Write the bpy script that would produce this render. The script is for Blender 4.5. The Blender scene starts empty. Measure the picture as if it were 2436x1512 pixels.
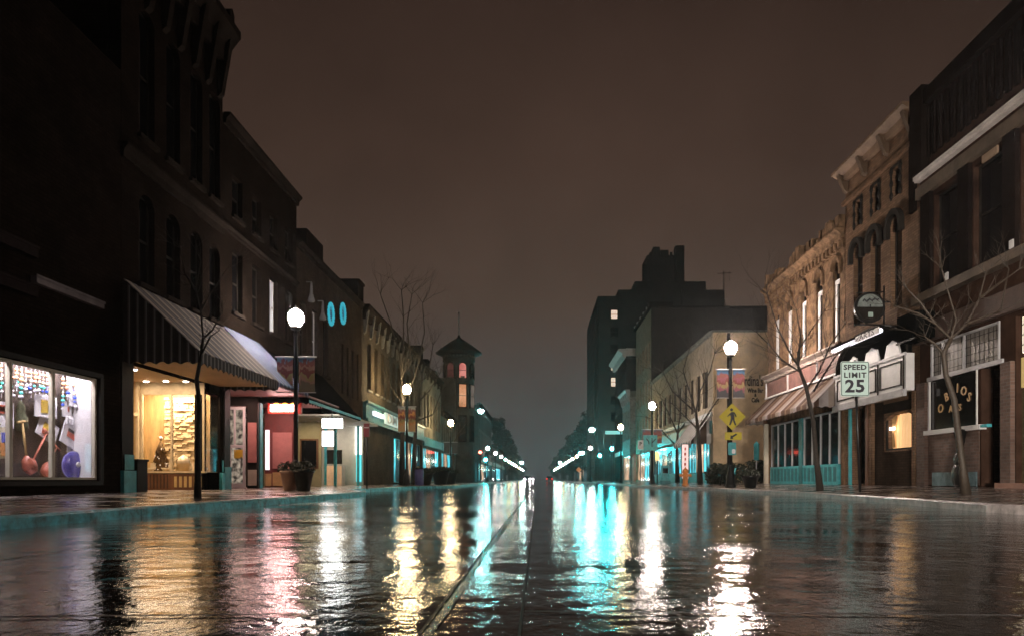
import bpy, math, random
from mathutils import Vector, noise as mnoise
C = bpy.context.scene
R = math.radians
rnd = random.Random(7)
HAZE = 0.0006
FP = 1700.0            # focal length in pixels of a 2436-wide picture
HC = 0.5               # camera height
# ------------------------------------------------------------------ camera
cam = bpy.data.cameras.new('camera'); co = bpy.data.objects.new('camera', cam); C.collection.objects.link(co)
co.location = (0, 0, HC); co.rotation_euler = (R(90), 0, 0)
cam.sensor_width = 36; cam.lens = FP / 2436 * 36
cam.shift_x = -62 / 2436; cam.shift_y = 384 / 2436
cam.clip_start = 0.05; cam.clip_end = 3000
C.camera = co
C.view_settings.view_transform = 'Standard'; C.view_settings.look = 'None'
C.view_settings.exposure = 0.0; C.view_settings.gamma = 1
cy = C.cycles
cy.use_denoising = True; cy.denoising_prefilter = 'FAST'
cy.max_bounces = 6; cy.diffuse_bounces = 2; cy.glossy_bounces = 3; cy.transmission_bounces = 3
cy.transparent_max_bounces = 10; cy.volume_bounces = 0
cy.sample_clamp_indirect = 4.0
cy.caustics_reflective = False; cy.caustics_refractive = False
cy.blur_glossy = 0.2
# ------------------------------------------------------------------ world: overcast night sky lit by the town
W = bpy.data.worlds.new('World'); C.world = W; W.use_nodes = True
nt = W.node_tree; N = nt.nodes; L = nt.links; N.clear()
out = N.new('ShaderNodeOutputWorld'); bg = N.new('ShaderNodeBackground'); L.new(bg.outputs[0], out.inputs[0])
tc = N.new('ShaderNodeTexCoord'); sep = N.new('ShaderNodeSeparateXYZ'); L.new(tc.outputs['Generated'], sep.inputs[0])
ramp = N.new('ShaderNodeValToRGB'); L.new(sep.outputs['Z'], ramp.inputs[0])
cr = ramp.color_ramp
cr.elements[0].position = 0.0; cr.elements[0].color = (.064, .060, .066, 1)
cr.elements[1].position = 1.0; cr.elements[1].color = (.013, .008, .007, 1)
for p_, c_ in ((.10, (.066, .055, .053, 1)), (.24, (.067, .0435, .0325, 1)), (.40, (.050, .0295, .0215, 1)), (.58, (.031, .018, .0135, 1))):
    e = cr.elements.new(p_); e.color = c_
dirn = N.new('ShaderNodeVectorMath'); dirn.operation = 'DOT_PRODUCT'; dirn.inputs[1].default_value = (0.05, .93, .36)
L.new(tc.outputs['Generated'], dirn.inputs[0])
mr = N.new('ShaderNodeMapRange'); mr.inputs[1].default_value = .72; mr.inputs[2].default_value = 1.0
mr.inputs[3].default_value = .36; mr.inputs[4].default_value = 1.18
L.new(dirn.outputs['Value'], mr.inputs[0])
mul = N.new('ShaderNodeVectorMath'); mul.operation = 'SCALE'
cn = N.new('ShaderNodeTexNoise'); cn.inputs['Scale'].default_value = 5; cn.inputs['Detail'].default_value = 7; cn.inputs['Roughness'].default_value = .6
L.new(tc.outputs['Generated'], cn.inputs['Vector'])
cm_ = N.new('ShaderNodeMapRange'); cm_.inputs[1].default_value = .3; cm_.inputs[2].default_value = .7; cm_.inputs[3].default_value = .88; cm_.inputs[4].default_value = 1.12; L.new(cn.outputs[0], cm_.inputs[0])
cx_ = N.new('ShaderNodeMath'); cx_.operation = 'MULTIPLY'; L.new(cm_.outputs[0], cx_.inputs[0]); L.new(mr.outputs[0], cx_.inputs[1])
L.new(ramp.outputs[0], mul.inputs[0]); L.new(cx_.outputs[0], mul.inputs['Scale'])
L.new(mul.outputs[0], bg.inputs[0]); bg.inputs[1].default_value = 1.0

# ------------------------------------------------------------------ materials
MATS = {}
def nodes_of(name):
    m = bpy.data.materials.new(name); m.use_nodes = True
    t = m.node_tree; b = t.nodes['Principled BSDF']
    return m, t, b
def rgba(c): return (c[0], c[1], c[2], 1)
def mat(name, col, rough=.6, metal=0, var=.25, vs=2.0, bump=0, bs=20, spec=.5, streak=False):
    """plain procedural material: colour mottled by noise, optional bump"""
    if name in MATS: return MATS[name]
    m, t, b = nodes_of(name)
    g = t.nodes.new('ShaderNodeNewGeometry'); n = t.nodes.new('ShaderNodeTexNoise')
    n.inputs['Scale'].default_value = vs; n.inputs['Detail'].default_value = 6; n.inputs['Roughness'].default_value = .65
    src = g.outputs['Position']
    if streak:
        mp = t.nodes.new('ShaderNodeMapping'); mp.inputs['Scale'].default_value = (1, 1, .15)
        t.links.new(src, mp.inputs[0]); src = mp.outputs[0]
    t.links.new(src, n.inputs['Vector'])
    r = t.nodes.new('ShaderNodeMapRange'); r.inputs[1].default_value = .3; r.inputs[2].default_value = .7
    r.inputs[3].default_value = 1 - var; r.inputs[4].default_value = 1 + var
    t.links.new(n.outputs[0], r.inputs[0])
    s = t.nodes.new('ShaderNodeVectorMath'); s.operation = 'SCALE'; s.inputs[0].default_value = col
    t.links.new(r.outputs[0], s.inputs['Scale']); t.links.new(s.outputs[0], b.inputs['Base Color'])
    b.inputs['Roughness'].default_value = rough; b.inputs['Metallic'].default_value = metal
    b.inputs['Specular IOR Level'].default_value = spec
    if bump:
        n2 = t.nodes.new('ShaderNodeTexNoise'); n2.inputs['Scale'].default_value = bs; n2.inputs['Detail'].default_value = 5
        t.links.new(g.outputs['Position'], n2.inputs['Vector'])
        bp = t.nodes.new('ShaderNodeBump'); bp.inputs['Strength'].default_value = bump; bp.inputs['Distance'].default_value = .02
        t.links.new(n2.outputs[0], bp.inputs['Height']); t.links.new(bp.outputs[0], b.inputs['Normal'])
    MATS[name] = m; return m
def emis(name, col, strength):
    if name in MATS: return MATS[name]
    m, t, b = nodes_of(name)
    b.inputs['Base Color'].default_value = rgba(col); b.inputs['Emission Color'].default_value = rgba(col)
    b.inputs['Emission Strength'].default_value = strength; b.inputs['Roughness'].default_value = .4
    MATS[name] = m; return m
def litpane(name, c1, c2, strength, scale=3.0, sy=1.0):
    """a lit window: what stands inside makes it uneven"""
    if name in MATS: return MATS[name]
    m, t, b = nodes_of(name)
    g = t.nodes.new('ShaderNodeNewGeometry'); mp = t.nodes.new('ShaderNodeMapping'); mp.inputs['Scale'].default_value = (scale, scale, scale * sy)
    t.links.new(g.outputs['Position'], mp.inputs[0])
    n = t.nodes.new('ShaderNodeTexNoise'); n.inputs['Scale'].default_value = 1; n.inputs['Detail'].default_value = 3
    t.links.new(mp.outputs[0], n.inputs['Vector'])
    r = t.nodes.new('ShaderNodeValToRGB'); r.color_ramp.elements[0].position = .38; r.color_ramp.elements[1].position = .62
    r.color_ramp.elements[0].color = rgba(c1); r.color_ramp.elements[1].color = rgba(c2)
    t.links.new(n.outputs[0], r.inputs[0]); t.links.new(r.outputs[0], b.inputs['Emission Color'])
    b.inputs['Emission Strength'].default_value = strength; b.inputs['Base Color'].default_value = (.02, .02, .02, 1)
    b.inputs['Roughness'].default_value = .1
    MATS[name] = m; return m
def brick(name, c1, c2, mortar, rough=.8, scale=1.0, sp=.5):
    if name in MATS: return MATS[name]
    m, t, b = nodes_of(name); nn = t.nodes.new; lk = t.links.new
    g = nn('ShaderNodeNewGeometry'); s = nn('ShaderNodeSeparateXYZ'); lk(g.outputs['Position'], s.inputs[0])
    sn = nn('ShaderNodeSeparateXYZ'); lk(g.outputs['True Normal'], sn.inputs[0])
    ab = nn('ShaderNodeMath'); ab.operation = 'ABSOLUTE'; lk(sn.outputs['X'], ab.inputs[0])
    gt = nn('ShaderNodeMath'); gt.operation = 'GREATER_THAN'; gt.inputs[1].default_value = .6; lk(ab.outputs[0], gt.inputs[0])
    mx = nn('ShaderNodeMix'); lk(gt.outputs[0], mx.inputs[0]); lk(s.outputs['X'], mx.inputs[2]); lk(s.outputs['Y'], mx.inputs[3])
    cb = nn('ShaderNodeCombineXYZ'); lk(mx.outputs[0], cb.inputs[0]); lk(s.outputs['Z'], cb.inputs[1])
    br = nn('ShaderNodeTexBrick'); lk(cb.outputs[0], br.inputs['Vector'])
    br.inputs['Color1'].default_value = rgba(c1); br.inputs['Color2'].default_value = rgba(c2); br.inputs['Mortar'].default_value = rgba(mortar)
    br.inputs['Scale'].default_value = scale; br.inputs['Brick Width'].default_value = .24; br.inputs['Row Height'].default_value = .085
    br.inputs['Mortar Size'].default_value = .008; br.inputs['Bias'].default_value = -.2
    n = nn('ShaderNodeTexNoise'); n.inputs['Scale'].default_value = .9; n.inputs['Detail'].default_value = 8; n.inputs['Roughness'].default_value = .7
    lk(g.outputs['Position'], n.inputs['Vector'])
    r = nn('ShaderNodeMapRange'); r.inputs[1].default_value = .3; r.inputs[2].default_value = .7; r.inputs[3].default_value = .55; r.inputs[4].default_value = 1.3
    lk(n.outputs[0], r.inputs[0])
    sc = nn('ShaderNodeVectorMath'); sc.operation = 'SCALE'; lk(br.outputs['Color'], sc.inputs[0]); lk(r.outputs[0], sc.inputs['Scale'])
    lk(sc.outputs[0], b.inputs['Base Color']); b.inputs['Roughness'].default_value = rough; b.inputs['Specular IOR Level'].default_value = sp
    bp = nn('ShaderNodeBump'); bp.inputs['Strength'].default_value = .6; bp.inputs['Distance'].default_value = .01; bp.invert = True
    lk(br.outputs['Fac'], bp.inputs['Height']); lk(bp.outputs[0], b.inputs['Normal'])
    MATS[name] = m; return m
def stripes(name, cols, period, rough=.8):
    """woven stripes running down an awning: along Y on its slope, along X on its ends"""
    if name in MATS: return MATS[name]
    m, t, b = nodes_of(name); nn = t.nodes.new; lk = t.links.new
    g = nn('ShaderNodeNewGeometry'); s = nn('ShaderNodeSeparateXYZ'); lk(g.outputs['Position'], s.inputs[0])
    sn = nn('ShaderNodeSeparateXYZ'); lk(g.outputs['True Normal'], sn.inputs[0])
    ab = nn('ShaderNodeMath'); ab.operation = 'ABSOLUTE'; lk(sn.outputs['Y'], ab.inputs[0])
    gt = nn('ShaderNodeMath'); gt.operation = 'GREATER_THAN'; gt.inputs[1].default_value = .6; lk(ab.outputs[0], gt.inputs[0])
    mx = nn('ShaderNodeMix'); lk(gt.outputs[0], mx.inputs[0]); lk(s.outputs['Y'], mx.inputs[2]); lk(s.outputs['X'], mx.inputs[3])
    d = nn('ShaderNodeMath'); d.operation = 'DIVIDE'; d.inputs[1].default_value = period; lk(mx.outputs[0], d.inputs[0])
    fr = nn('ShaderNodeMath'); fr.operation = 'FRACT'; lk(d.outputs[0], fr.inputs[0])
    r = nn('ShaderNodeValToRGB'); r.color_ramp.interpolation = 'CONSTANT'; lk(fr.outputs[0], r.inputs[0])
    r.color_ramp.elements[0].position = 0; r.color_ramp.elements[0].color = rgba(cols[0][1])
    r.color_ramp.elements[1].position = cols[1][0]; r.color_ramp.elements[1].color = rgba(cols[1][1])
    for p, c in cols[2:]:
        e = r.color_ramp.elements.new(p); e.color = rgba(c)
    n = nn('ShaderNodeTexNoise'); n.inputs['Scale'].default_value = 3; n.inputs['Detail'].default_value = 5
    rr = nn('ShaderNodeMapRange'); rr.inputs[3].default_value = .6; rr.inputs[4].default_value = 1.3; lk(n.outputs[0], rr.inputs[0]); lk(g.outputs['Position'], n.inputs['Vector'])
    sc = nn('ShaderNodeVectorMath'); sc.operation = 'SCALE'; lk(r.outputs[0], sc.inputs[0]); lk(rr.outputs[0], sc.inputs['Scale'])
    lk(sc.outputs[0], b.inputs['Base Color']); b.inputs['Roughness'].default_value = rough
    MATS[name] = m; return m
def glass(name='clear_pane', tint=(1, 1, 1), refl=.03):
    if name in MATS: return MATS[name]
    m = bpy.data.materials.new(name); m.use_nodes = True; t = m.node_tree; t.nodes.clear(); nn = t.nodes.new
    o = nn('ShaderNodeOutputMaterial'); mx = nn('ShaderNodeMixShader'); tr = nn('ShaderNodeBsdfTransparent'); gl = nn('ShaderNodeBsdfGlossy')
    tr.inputs[0].default_value = rgba(tint); gl.inputs['Roughness'].default_value = .03
    lw = nn('ShaderNodeFresnel'); lw.inputs[0].default_value = 1.45
    mu = nn('ShaderNodeMath'); mu.operation = 'MULTIPLY'; mu.inputs[1].default_value = refl * 10; t.links.new(lw.outputs[0], mu.inputs[0]); mu.use_clamp = True
    t.links.new(mu.outputs[0], mx.inputs[0]); t.links.new(tr.outputs[0], mx.inputs[1]); t.links.new(gl.outputs[0], mx.inputs[2])
    t.links.new(mx.outputs[0], o.inputs[0]); MATS[name] = m; return m
def road_mat():
    m, t, b = nodes_of('wet_asphalt'); nn = t.nodes.new; lk = t.links.new
    g = nn('ShaderNodeNewGeometry'); P = g.outputs['Position']
    def nz(scale, detail, sx=1, sy=1, rough=.6):
        mp = nn('ShaderNodeMapping'); mp.inputs['Scale'].default_value = (sx, sy, 1); lk(P, mp.inputs[0])
        n = nn('ShaderNodeTexNoise'); n.inputs['Scale'].default_value = scale; n.inputs['Detail'].default_value = detail; n.inputs['Roughness'].default_value = rough
        lk(mp.outputs[0], n.inputs['Vector']); return n.outputs[0]
    def rng(s, a, b_, c, d):
        r = nn('ShaderNodeMapRange'); r.inputs[1].default_value = a; r.inputs[2].default_value = b_; r.inputs[3].default_value = c; r.inputs[4].default_value = d
        lk(s, r.inputs[0]); return r.outputs[0]
    def mth(op, a, b_):
        q = nn('ShaderNodeMath'); q.operation = op
        for i, v in enumerate((a, b_)):
            if isinstance(v, (int, float)): q.inputs[i].default_value = v
            else: lk(v, q.inputs[i])
        return q.outputs[0]
    big = nz(.45, 4, .7, 1.2)
    col = nn('ShaderNodeValToRGB'); lk(nz(60, 4), col.inputs[0])
    col.color_ramp.elements[0].position = .35; col.color_ramp.elements[0].color = (.010, .008, .006, 1)
    col.color_ramp.elements[1].position = .75; col.color_ramp.elements[1].color = (.055, .040, .030, 1)
    lk(col.outputs[0], b.inputs['Base Color'])
    b.inputs['IOR'].default_value = 1.45
    lk(rng(big, .38, .60, .035, .08), b.inputs['Roughness'])
    # film of water: calm in the hollows, broken by the aggregate elsewhere
    amp = rng(big, .38, .60, .35, 1.0)
    h1 = mth('MULTIPLY', nz(19, 4, 1.5, .8, .62), .11)
    h2 = mth('MULTIPLY', nz(1.2, 2, 1, 1, .5), .30)
    h3 = mth('MULTIPLY', nz(5.5, 3, .9, .8, .62), .38)
    hh = mth('MULTIPLY', mth('ADD', mth('ADD', h1, h3), h2), amp)
    bp = nn('ShaderNodeBump'); bp.inputs['Strength'].default_value = 1.0; bp.inputs['Distance'].default_value = .030
    lk(hh, bp.inputs['Height']); lk(bp.outputs[0], b.inputs['Normal'])
    MATS['road'] = m; return m
def pave_mat():
    m, t, b = nodes_of('wet_pavement'); nn = t.nodes.new; lk = t.links.new
    g = nn('ShaderNodeNewGeometry'); P = g.outputs['Position']
    n = nn('ShaderNodeTexNoise'); n.inputs['Scale'].default_value = 1.6; n.inputs['Detail'].default_value = 7; lk(P, n.inputs['Vector'])
    n2 = nn('ShaderNodeTexNoise'); n2.inputs['Scale'].default_value = 40; n2.inputs['Detail'].default_value = 3; lk(P, n2.inputs['Vector'])
    br = nn('ShaderNodeTexBrick'); lk(P, br.inputs['Vector']); br.offset = 0
    br.inputs['Scale'].default_value = 1; br.inputs['Brick Width'].default_value = 1.5; br.inputs['Row Height'].default_value = 1.5; br.inputs['Mortar Size'].default_value = .012
    br.inputs['Color1'].default_value = (.30, .25, .22, 1); br.inputs['Color2'].default_value = (.24, .20, .18, 1); br.inputs['Mortar'].default_value = (.05, .04, .04, 1)
    r = nn('ShaderNodeMapRange'); r.inputs[1].default_value = .35; r.inputs[2].default_value = .65; r.inputs[3].default_value = .5; r.inputs[4].default_value = 1.25; lk(n.outputs[0], r.inputs[0])
    sc = nn('ShaderNodeVectorMath'); sc.operation = 'SCALE'; lk(br.outputs[0], sc.inputs[0]); lk(r.outputs[0], sc.inputs['Scale']); lk(sc.outputs[0], b.inputs['Base Color'])
    r2 = nn('ShaderNodeMapRange'); r2.inputs[1].default_value = .4; r2.inputs[2].default_value = .6; r2.inputs[3].default_value = .10; r2.inputs[4].default_value = .36; lk(n.outputs[0], r2.inputs[0]); lk(r2.outputs[0], b.inputs['Roughness'])
    bp = nn('ShaderNodeBump'); bp.inputs['Strength'].default_value = .5; bp.inputs['Distance'].default_value = .006; lk(n2.outputs[0], bp.inputs['Height']); lk(bp.outputs[0], b.inputs['Normal'])
    return m

# ------------------------------------------------------------------ mesh builder
class MB:
    def __init__(s): s.v = []; s.f = []; s.mi = []; s.k = 0; s.sm = []; s.smooth = False
    def face(s, pts):
        n = len(s.v); s.v += [tuple(p) for p in pts]; s.f.append(tuple(range(n, n + len(pts)))); s.mi.append(s.k); s.sm.append(s.smooth)
    def idx(s, vs, fs):
        n = len(s.v); s.v += [tuple(p) for p in vs]
        for f in fs: s.f.append(tuple(i + n for i in f)); s.mi.append(s.k); s.sm.append(s.smooth)
    def box(s, x0, x1, y0, y1, z0, z1):
        if x0 > x1: x0, x1 = x1, x0
        if y0 > y1: y0, y1 = y1, y0
        if z0 > z1: z0, z1 = z1, z0
        s.idx([(x0,y0,z0),(x1,y0,z0),(x1,y1,z0),(x0,y1,z0),(x0,y0,z1),(x1,y0,z1),(x1,y1,z1),(x0,y1,z1)],
              [(0,3,2,1),(4,5,6,7),(0,1,5,4),(1,2,6,5),(2,3,7,6),(3,0,4,7)])
        return s
    def prism(s, poly, axis, a, b):
        """poly: 2D points; axis 'x': (y,z), 'y': (x,z), 'z': (x,y)"""
        def P(p, t): return {'x': (t, p[0], p[1]), 'y': (p[0], t, p[1]), 'z': (p[0], p[1], t)}[axis]
        n = len(poly); vs = [P(p, a) for p in poly] + [P(p, b) for p in poly]
        s.idx(vs, [tuple(range(n))[::-1], tuple(range(n, 2*n))] + [(i, (i+1) % n, n + (i+1) % n, n + i) for i in range(n)])
        return s
    def tube(s, pts, rad, seg=7, caps=True):
        pts = [Vector(p) for p in pts]
        if not isinstance(rad, (list, tuple)): rad = [rad] * len(pts)
        rings = []; up = None; sm = s.smooth; s.smooth = True
        for i, p in enumerate(pts):
            d = (pts[min(i+1, len(pts)-1)] - pts[max(i-1, 0)])
            d = d.normalized() if d.length > 1e-9 else Vector((0, 0, 1))
            if up is None:
                up = Vector((1, 0, 0)) if abs(d.x) < .8 else Vector((0, 1, 0))
            u = (up - d * up.dot(d)).normalized(); w = d.cross(u); up = u
            rings.append([p + (u * math.cos(2*math.pi*k/seg) + w * math.sin(2*math.pi*k/seg)) * rad[i] for k in range(seg)])
        vs = [q for r in rings for q in r]; fs = []
        for i in range(len(rings)-1):
            for k in range(seg):
                a = i*seg + k; b = i*seg + (k+1) % seg; fs.append((a, b, b+seg, a+seg))
        if caps: fs.append(tuple(range(seg))[::-1]); fs.append(tuple(range(len(vs)-seg, len(vs))))
        s.idx(vs, fs); s.smooth = sm
        return s
    def lathe(s, prof, cx, cy_, seg=20, z0=0):
        vs = []; fs = []; sm = s.smooth; s.smooth = True
        for r, z in prof:
            for k in range(seg): vs.append((cx + r*math.cos(2*math.pi*k/seg), cy_ + r*math.sin(2*math.pi*k/seg), z + z0))
        for i in range(len(prof)-1):
            for k in range(seg):
                a = i*seg+k; b = i*seg+(k+1) % seg; fs.append((a, b, b+seg, a+seg))
        fs.append(tuple(range(seg))[::-1]); fs.append(tuple(range(len(vs)-seg, len(vs))))
        s.idx(vs, fs); s.smooth = sm; return s
    def ball(s, c, r, seg=10, rings=7, sx=1, sy=1, sz=1):
        prof = [(max(1e-4, math.sin(math.pi*i/rings)), -math.cos(math.pi*i/rings)) for i in range(rings+1)]
        vs = []; fs = []; sm = s.smooth; s.smooth = True
        for a, z in prof:
            for k in range(seg): vs.append((c[0]+r*sx*a*math.cos(2*math.pi*k/seg), c[1]+r*sy*a*math.sin(2*math.pi*k/seg), c[2]+r*sz*z))
        for i in range(rings):
            for k in range(seg):
                a = i*seg+k; b = i*seg+(k+1) % seg; fs.append((a, b, b+seg, a+seg))
        s.idx(vs, fs); s.smooth = sm; return s
    def build(s, name, mats, parent=None, loc=None, sink=None):
        if not isinstance(mats, (list, tuple)): mats = [mats]
        me = bpy.data.meshes.new(name)
        if parent is not None: o = ORG[parent.name]
        else: o = Vector(loc) if loc else Vector((0, 0, 0))
        me.from_pydata([(v[0]-o.x, v[1]-o.y, v[2]-o.z) for v in s.v], [], s.f)
        for m in mats: me.materials.append(m)
        me.polygons.foreach_set('material_index', s.mi)
        me.polygons.foreach_set('use_smooth', s.sm)
        me.update()
        ob = bpy.data.objects.new(name, me); C.collection.objects.link(ob)
        if parent is not None: ob.parent = parent; ORG[ob.name] = o
        else: ob.location = o; ORG[ob.name] = o
        return ob
ORG = {}
def tag(o, label=None, cat=None, group=None, kind=None):
    if label: o['label'] = label
    if cat: o['category'] = cat
    if group: o['group'] = group
    if kind: o['kind'] = kind
    return o
def thing(name, label, cat, loc, group=None):
    o = bpy.data.objects.new(name, None); C.collection.objects.link(o); o.location = loc; o.empty_display_size = .2
    ORG[o.name] = Vector(loc); return tag(o, label, cat, group)
def copy_tree(o, parent=None):
    c = o.copy(); C.collection.objects.link(c); c.parent = parent
    for ch in list(o.children): copy_tree(ch, c)
    return c
def lampobj(kind, name, parent, loc, energy, col, size=.2, rot=None, sy=None, spread=None):
    l = bpy.data.lights.new(name, kind); l.energy = energy; l.color = col
    if kind == 'AREA':
        l.size = size
        if sy: l.shape = 'RECTANGLE'; l.size_y = sy
        if spread: l.spread = spread
    else: l.shadow_soft_size = size
    o = bpy.data.objects.new(name, l); C.collection.objects.link(o)
    if parent is not None: o.parent = parent; o.location = Vector(loc) - ORG[parent.name]
    else: o.location = loc
    if rot: o.rotation_euler = rot
    return o
def text_mesh(name, s, size, mt, parent, origin, xdir, zdir, depth=.01, align='CENTER', font_scale_x=1.0, thick=0.0, spacing=1.0):
    cu = bpy.data.curves.new(name, 'FONT'); cu.body = s; cu.size = size; cu.extrude = depth; cu.align_x = align; cu.align_y = 'CENTER'
    cu.offset = thick; cu.resolution_u = 2; cu.space_character = spacing
    t = bpy.data.objects.new(name + '_curve', cu); C.collection.objects.link(t)
    dg = bpy.context.evaluated_depsgraph_get(); dg.update()
    me = bpy.data.meshes.new_from_object(t.evaluated_get(dg)); bpy.data.objects.remove(t)
    X = Vector(xdir).normalized(); Z = Vector(zdir).normalized(); Nn = X.cross(Z)
    o = Vector(origin) - ORG[parent.name]
    for v in me.vertices: c = v.co.copy(); v.co = o + X*c.x*font_scale_x + Z*c.y + Nn*c.z
    me.materials.clear(); me.materials.append(mt); me.name = name
    ob = bpy.data.objects.new(name, me); C.collection.objects.link(ob); ob.parent = parent; ORG[ob.name] = ORG[parent.name]
    return ob
# pixel helpers (only used to read real positions off the known planes of the street)
def FY(dx, X): return X * FP / (dx - 1280)
def FZ(dx, dy, X): return HC + (1140 - dy) / (dx - 1280) * X
def PT(dx, dy, Y): return Vector(((dx-1280)/FP*Y, Y, HC + (1140-dy)/FP*Y))
XL, XR = -9.8, 12.0
# ------------------------------------------------------------------ ground
M_road = road_mat(); M_pave = pave_mat()
M_tealkerb = mat('teal_cast_kerb', (.09, .46, .55), .35, var=.85, vs=5, bump=.4, bs=30)  # teal light cast is put into the kerb colour
M_kerb = mat('wet_kerb_concrete', (.50, .44, .43), .3, var=.5, vs=5, bump=.5, bs=25)
g = MB(); g.face([(-1500, -200, -.02), (1500, -200, -.02), (1500, 2500, -.02), (-1500, 2500, -.02)])
tag(g.build('ground', mat('dark_ground', (.03, .028, .025), .8)), kind='structure')
LK = [(-6, -5.3), (22.0, -5.3), (24.5, -5.9), (27, -7.1), (40, -7.1), (43, -6.2), (46, -5.4), (78, -5.4), (84, -6.2), (88, -7.4), (104, -7.4), (108, -6.2), (500, -6.2)]
RK = [(-6, 6.8), (11, 6.9), (16, 7.5), (22, 8.0), (32, 7.9), (38, 7.2), (44, 6.6), (52, 6.6), (56, 7.6), (88, 7.6), (92, 8.6), (106, 8.6), (110, 7.4), (500, 7.4)]
def interp(tab, y):
    for (a, b), (c, d) in zip(tab, tab[1:]):
        if a <= y <= c:
            t = (y-a)/(c-a); return b + (d-b)*t
    return tab[-1][1]
ro = MB()
ys = [-6, 0, 4, 8, 11, 16, 22, 24.5, 27, 32, 38, 40, 43, 44, 46, 52, 56, 78, 84, 88, 92, 104, 106, 108, 110, 160, 250, 500]
vs = []
for y in ys:
    a, b = interp(LK, y), interp(RK, y)
    vs += [(a, y, 0), (0, y, 0.0), (b, y, 0)]
ro.idx(vs, [(3*i+k, 3*i+k+1, 3*i+k+4, 3*i+k+3) for i in range(len(ys)-1) for k in (0, 1)])
ro.face([(-40, 88.5, -.004), (40, 88.5, -.004), (40, 103.5, -.004), (-40, 103.5, -.004)])
tag(ro.build('road', M_road), kind='structure')
KT = .136
def sidewalk(tab, side, xf, zf, ylist, kmat):
    s = MB(); k = MB(); jo = MB()
    for y0, y1 in zip(ylist, ylist[1:]):
        a0, a1 = interp(tab, y0), interp(tab, y1)
        w = .16 * side
        s.face([(a0+w, y0, KT), (a1+w, y1, KT), (xf, y1, zf), (xf, y0, zf)][::(-1 if side > 0 else 1)][::-1])
        s.face([(xf, y0, zf), (xf, y1, zf), (xf + side*14, y1, zf+.02), (xf + side*14, y0, zf+.02)])
        n = max(1, int(round((y1-y0)/3.0)))
        for i in range(n):
            t0, t1 = i/n, (i+1)/n; gap = .008/(y1-y0) if i < n-1 or True else 0
            p0 = (a0+(a1-a0)*t0, y0+(y1-y0)*t0 + .006); p1 = (a0+(a1-a0)*t1, y0+(y1-y0)*t1 - .006)
            b_ = .025*side
            prof = [(0, -.02), (0, KT-.025), (b_, KT+.002), (w, KT+.002)]
            for (u0, z0), (u1, z1) in zip(prof, prof[1:]):
                k.face([(p0[0]+u0, p0[1], z0), (p1[0]+u0, p1[1], z0), (p1[0]+u1, p1[1], z1), (p0[0]+u1, p0[1], z1)])
            k.face([(p0[0], p0[1], -.02), (p0[0], p0[1], KT-.025), (p0[0]+w, p0[1], KT), (p0[0]+w, p0[1], -.02)])
        s.face([(a0+.01*side, y0, -.01), (a1+.01*side, y1, -.01), (a1+.01*side, y1, KT-.02), (a0+.01*side, y0, KT-.02)])
    return s, k
yl = [y for y, _ in LK if y <= 88]; yr = [y for y, _ in RK if y <= 88]
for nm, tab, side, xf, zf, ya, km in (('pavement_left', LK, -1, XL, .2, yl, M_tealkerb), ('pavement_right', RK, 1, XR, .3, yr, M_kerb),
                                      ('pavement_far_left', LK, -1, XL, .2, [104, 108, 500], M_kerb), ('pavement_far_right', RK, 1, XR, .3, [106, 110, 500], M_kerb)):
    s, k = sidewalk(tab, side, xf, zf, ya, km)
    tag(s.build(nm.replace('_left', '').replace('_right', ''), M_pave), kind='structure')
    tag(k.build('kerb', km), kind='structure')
# pavement joints sealed with tar, laid as thin sheets on the road
M_tar = mat('tar_joint', (.008, .007, .006), .55, var=.2)
M_strip = mat('worn_concrete_strip', (.05, .032, .02), .22, var=.6, vs=6, bump=.5, bs=40)
def ribbon(name, pts, w, m, z=.004, jitter=0):
    s = MB(); P = [Vector((p[0], p[1], z)) for p in pts]
    for a, b in zip(P, P[1:]):
        d = (b-a).normalized(); n = Vector((-d.y, d.x, 0))*w/2
        s.face([a-n, b-n, b+n, a+n])
    return tag(s.build(name, m), kind='structure')
def wob(x, y0, y1, amp, n): return [(x(y) + rnd.uniform(-amp, amp), y) for y in [y0 + (y1-y0)*(i/n)**2 for i in range(n+1)]]
s = MB()
cs = [1.0 + 90*(i/60.)**2 for i in range(61)]
Lp = [(-.37 , y) for y in cs]; Rp = [(-.07 , y) for y in cs]
for i in range(60):
    w0, w1 = .028 + .008*math.sin(i*.9), .028 + .008*math.sin((i+1)*.9)
    s.face([(Lp[i][0], Lp[i][1], .004), (Lp[i][0]+w0, Lp[i][1], .004), (Lp[i+1][0]+w1, Lp[i+1][1], .004), (Lp[i+1][0], Lp[i+1][1], .004)])
tag(s.build('worn_seam', M_strip), kind='structure')
ribbon('pavement_joint', [(p[0]-.012, p[1]) for p in Lp], .011, M_tar, .006)
ribbon('pavement_joint', [(p[0]+.01, p[1]) for p in Rp], .011, M_tar, .006)
for ya, yb in ((2.36, 2.66), (8.05, 8.1), (14.2, 14.1), (21, 21), (28.5, 28.5), (37, 37), (46, 46)):
    ribbon('pavement_joint', [(interp(LK, ya)+.02, ya), (-3, (ya+yb)/2 + .01), (-.4, yb)], .022, M_tar, .0065)
    ribbon('pavement_joint', [(-.05, yb + .03), (3, (ya+yb)/2 + .04), (interp(RK, ya)-.02, ya + .12)], .022, M_tar, .0065)
ribbon('pavement_joint', [(3.4, y) for y in (1, 10, 40, 88)], .02, M_tar, .005)
ribbon('pavement_joint', [(-3.3, y) for y in (3, 10, 40, 88)], .015, M_tar, .005)
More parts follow.
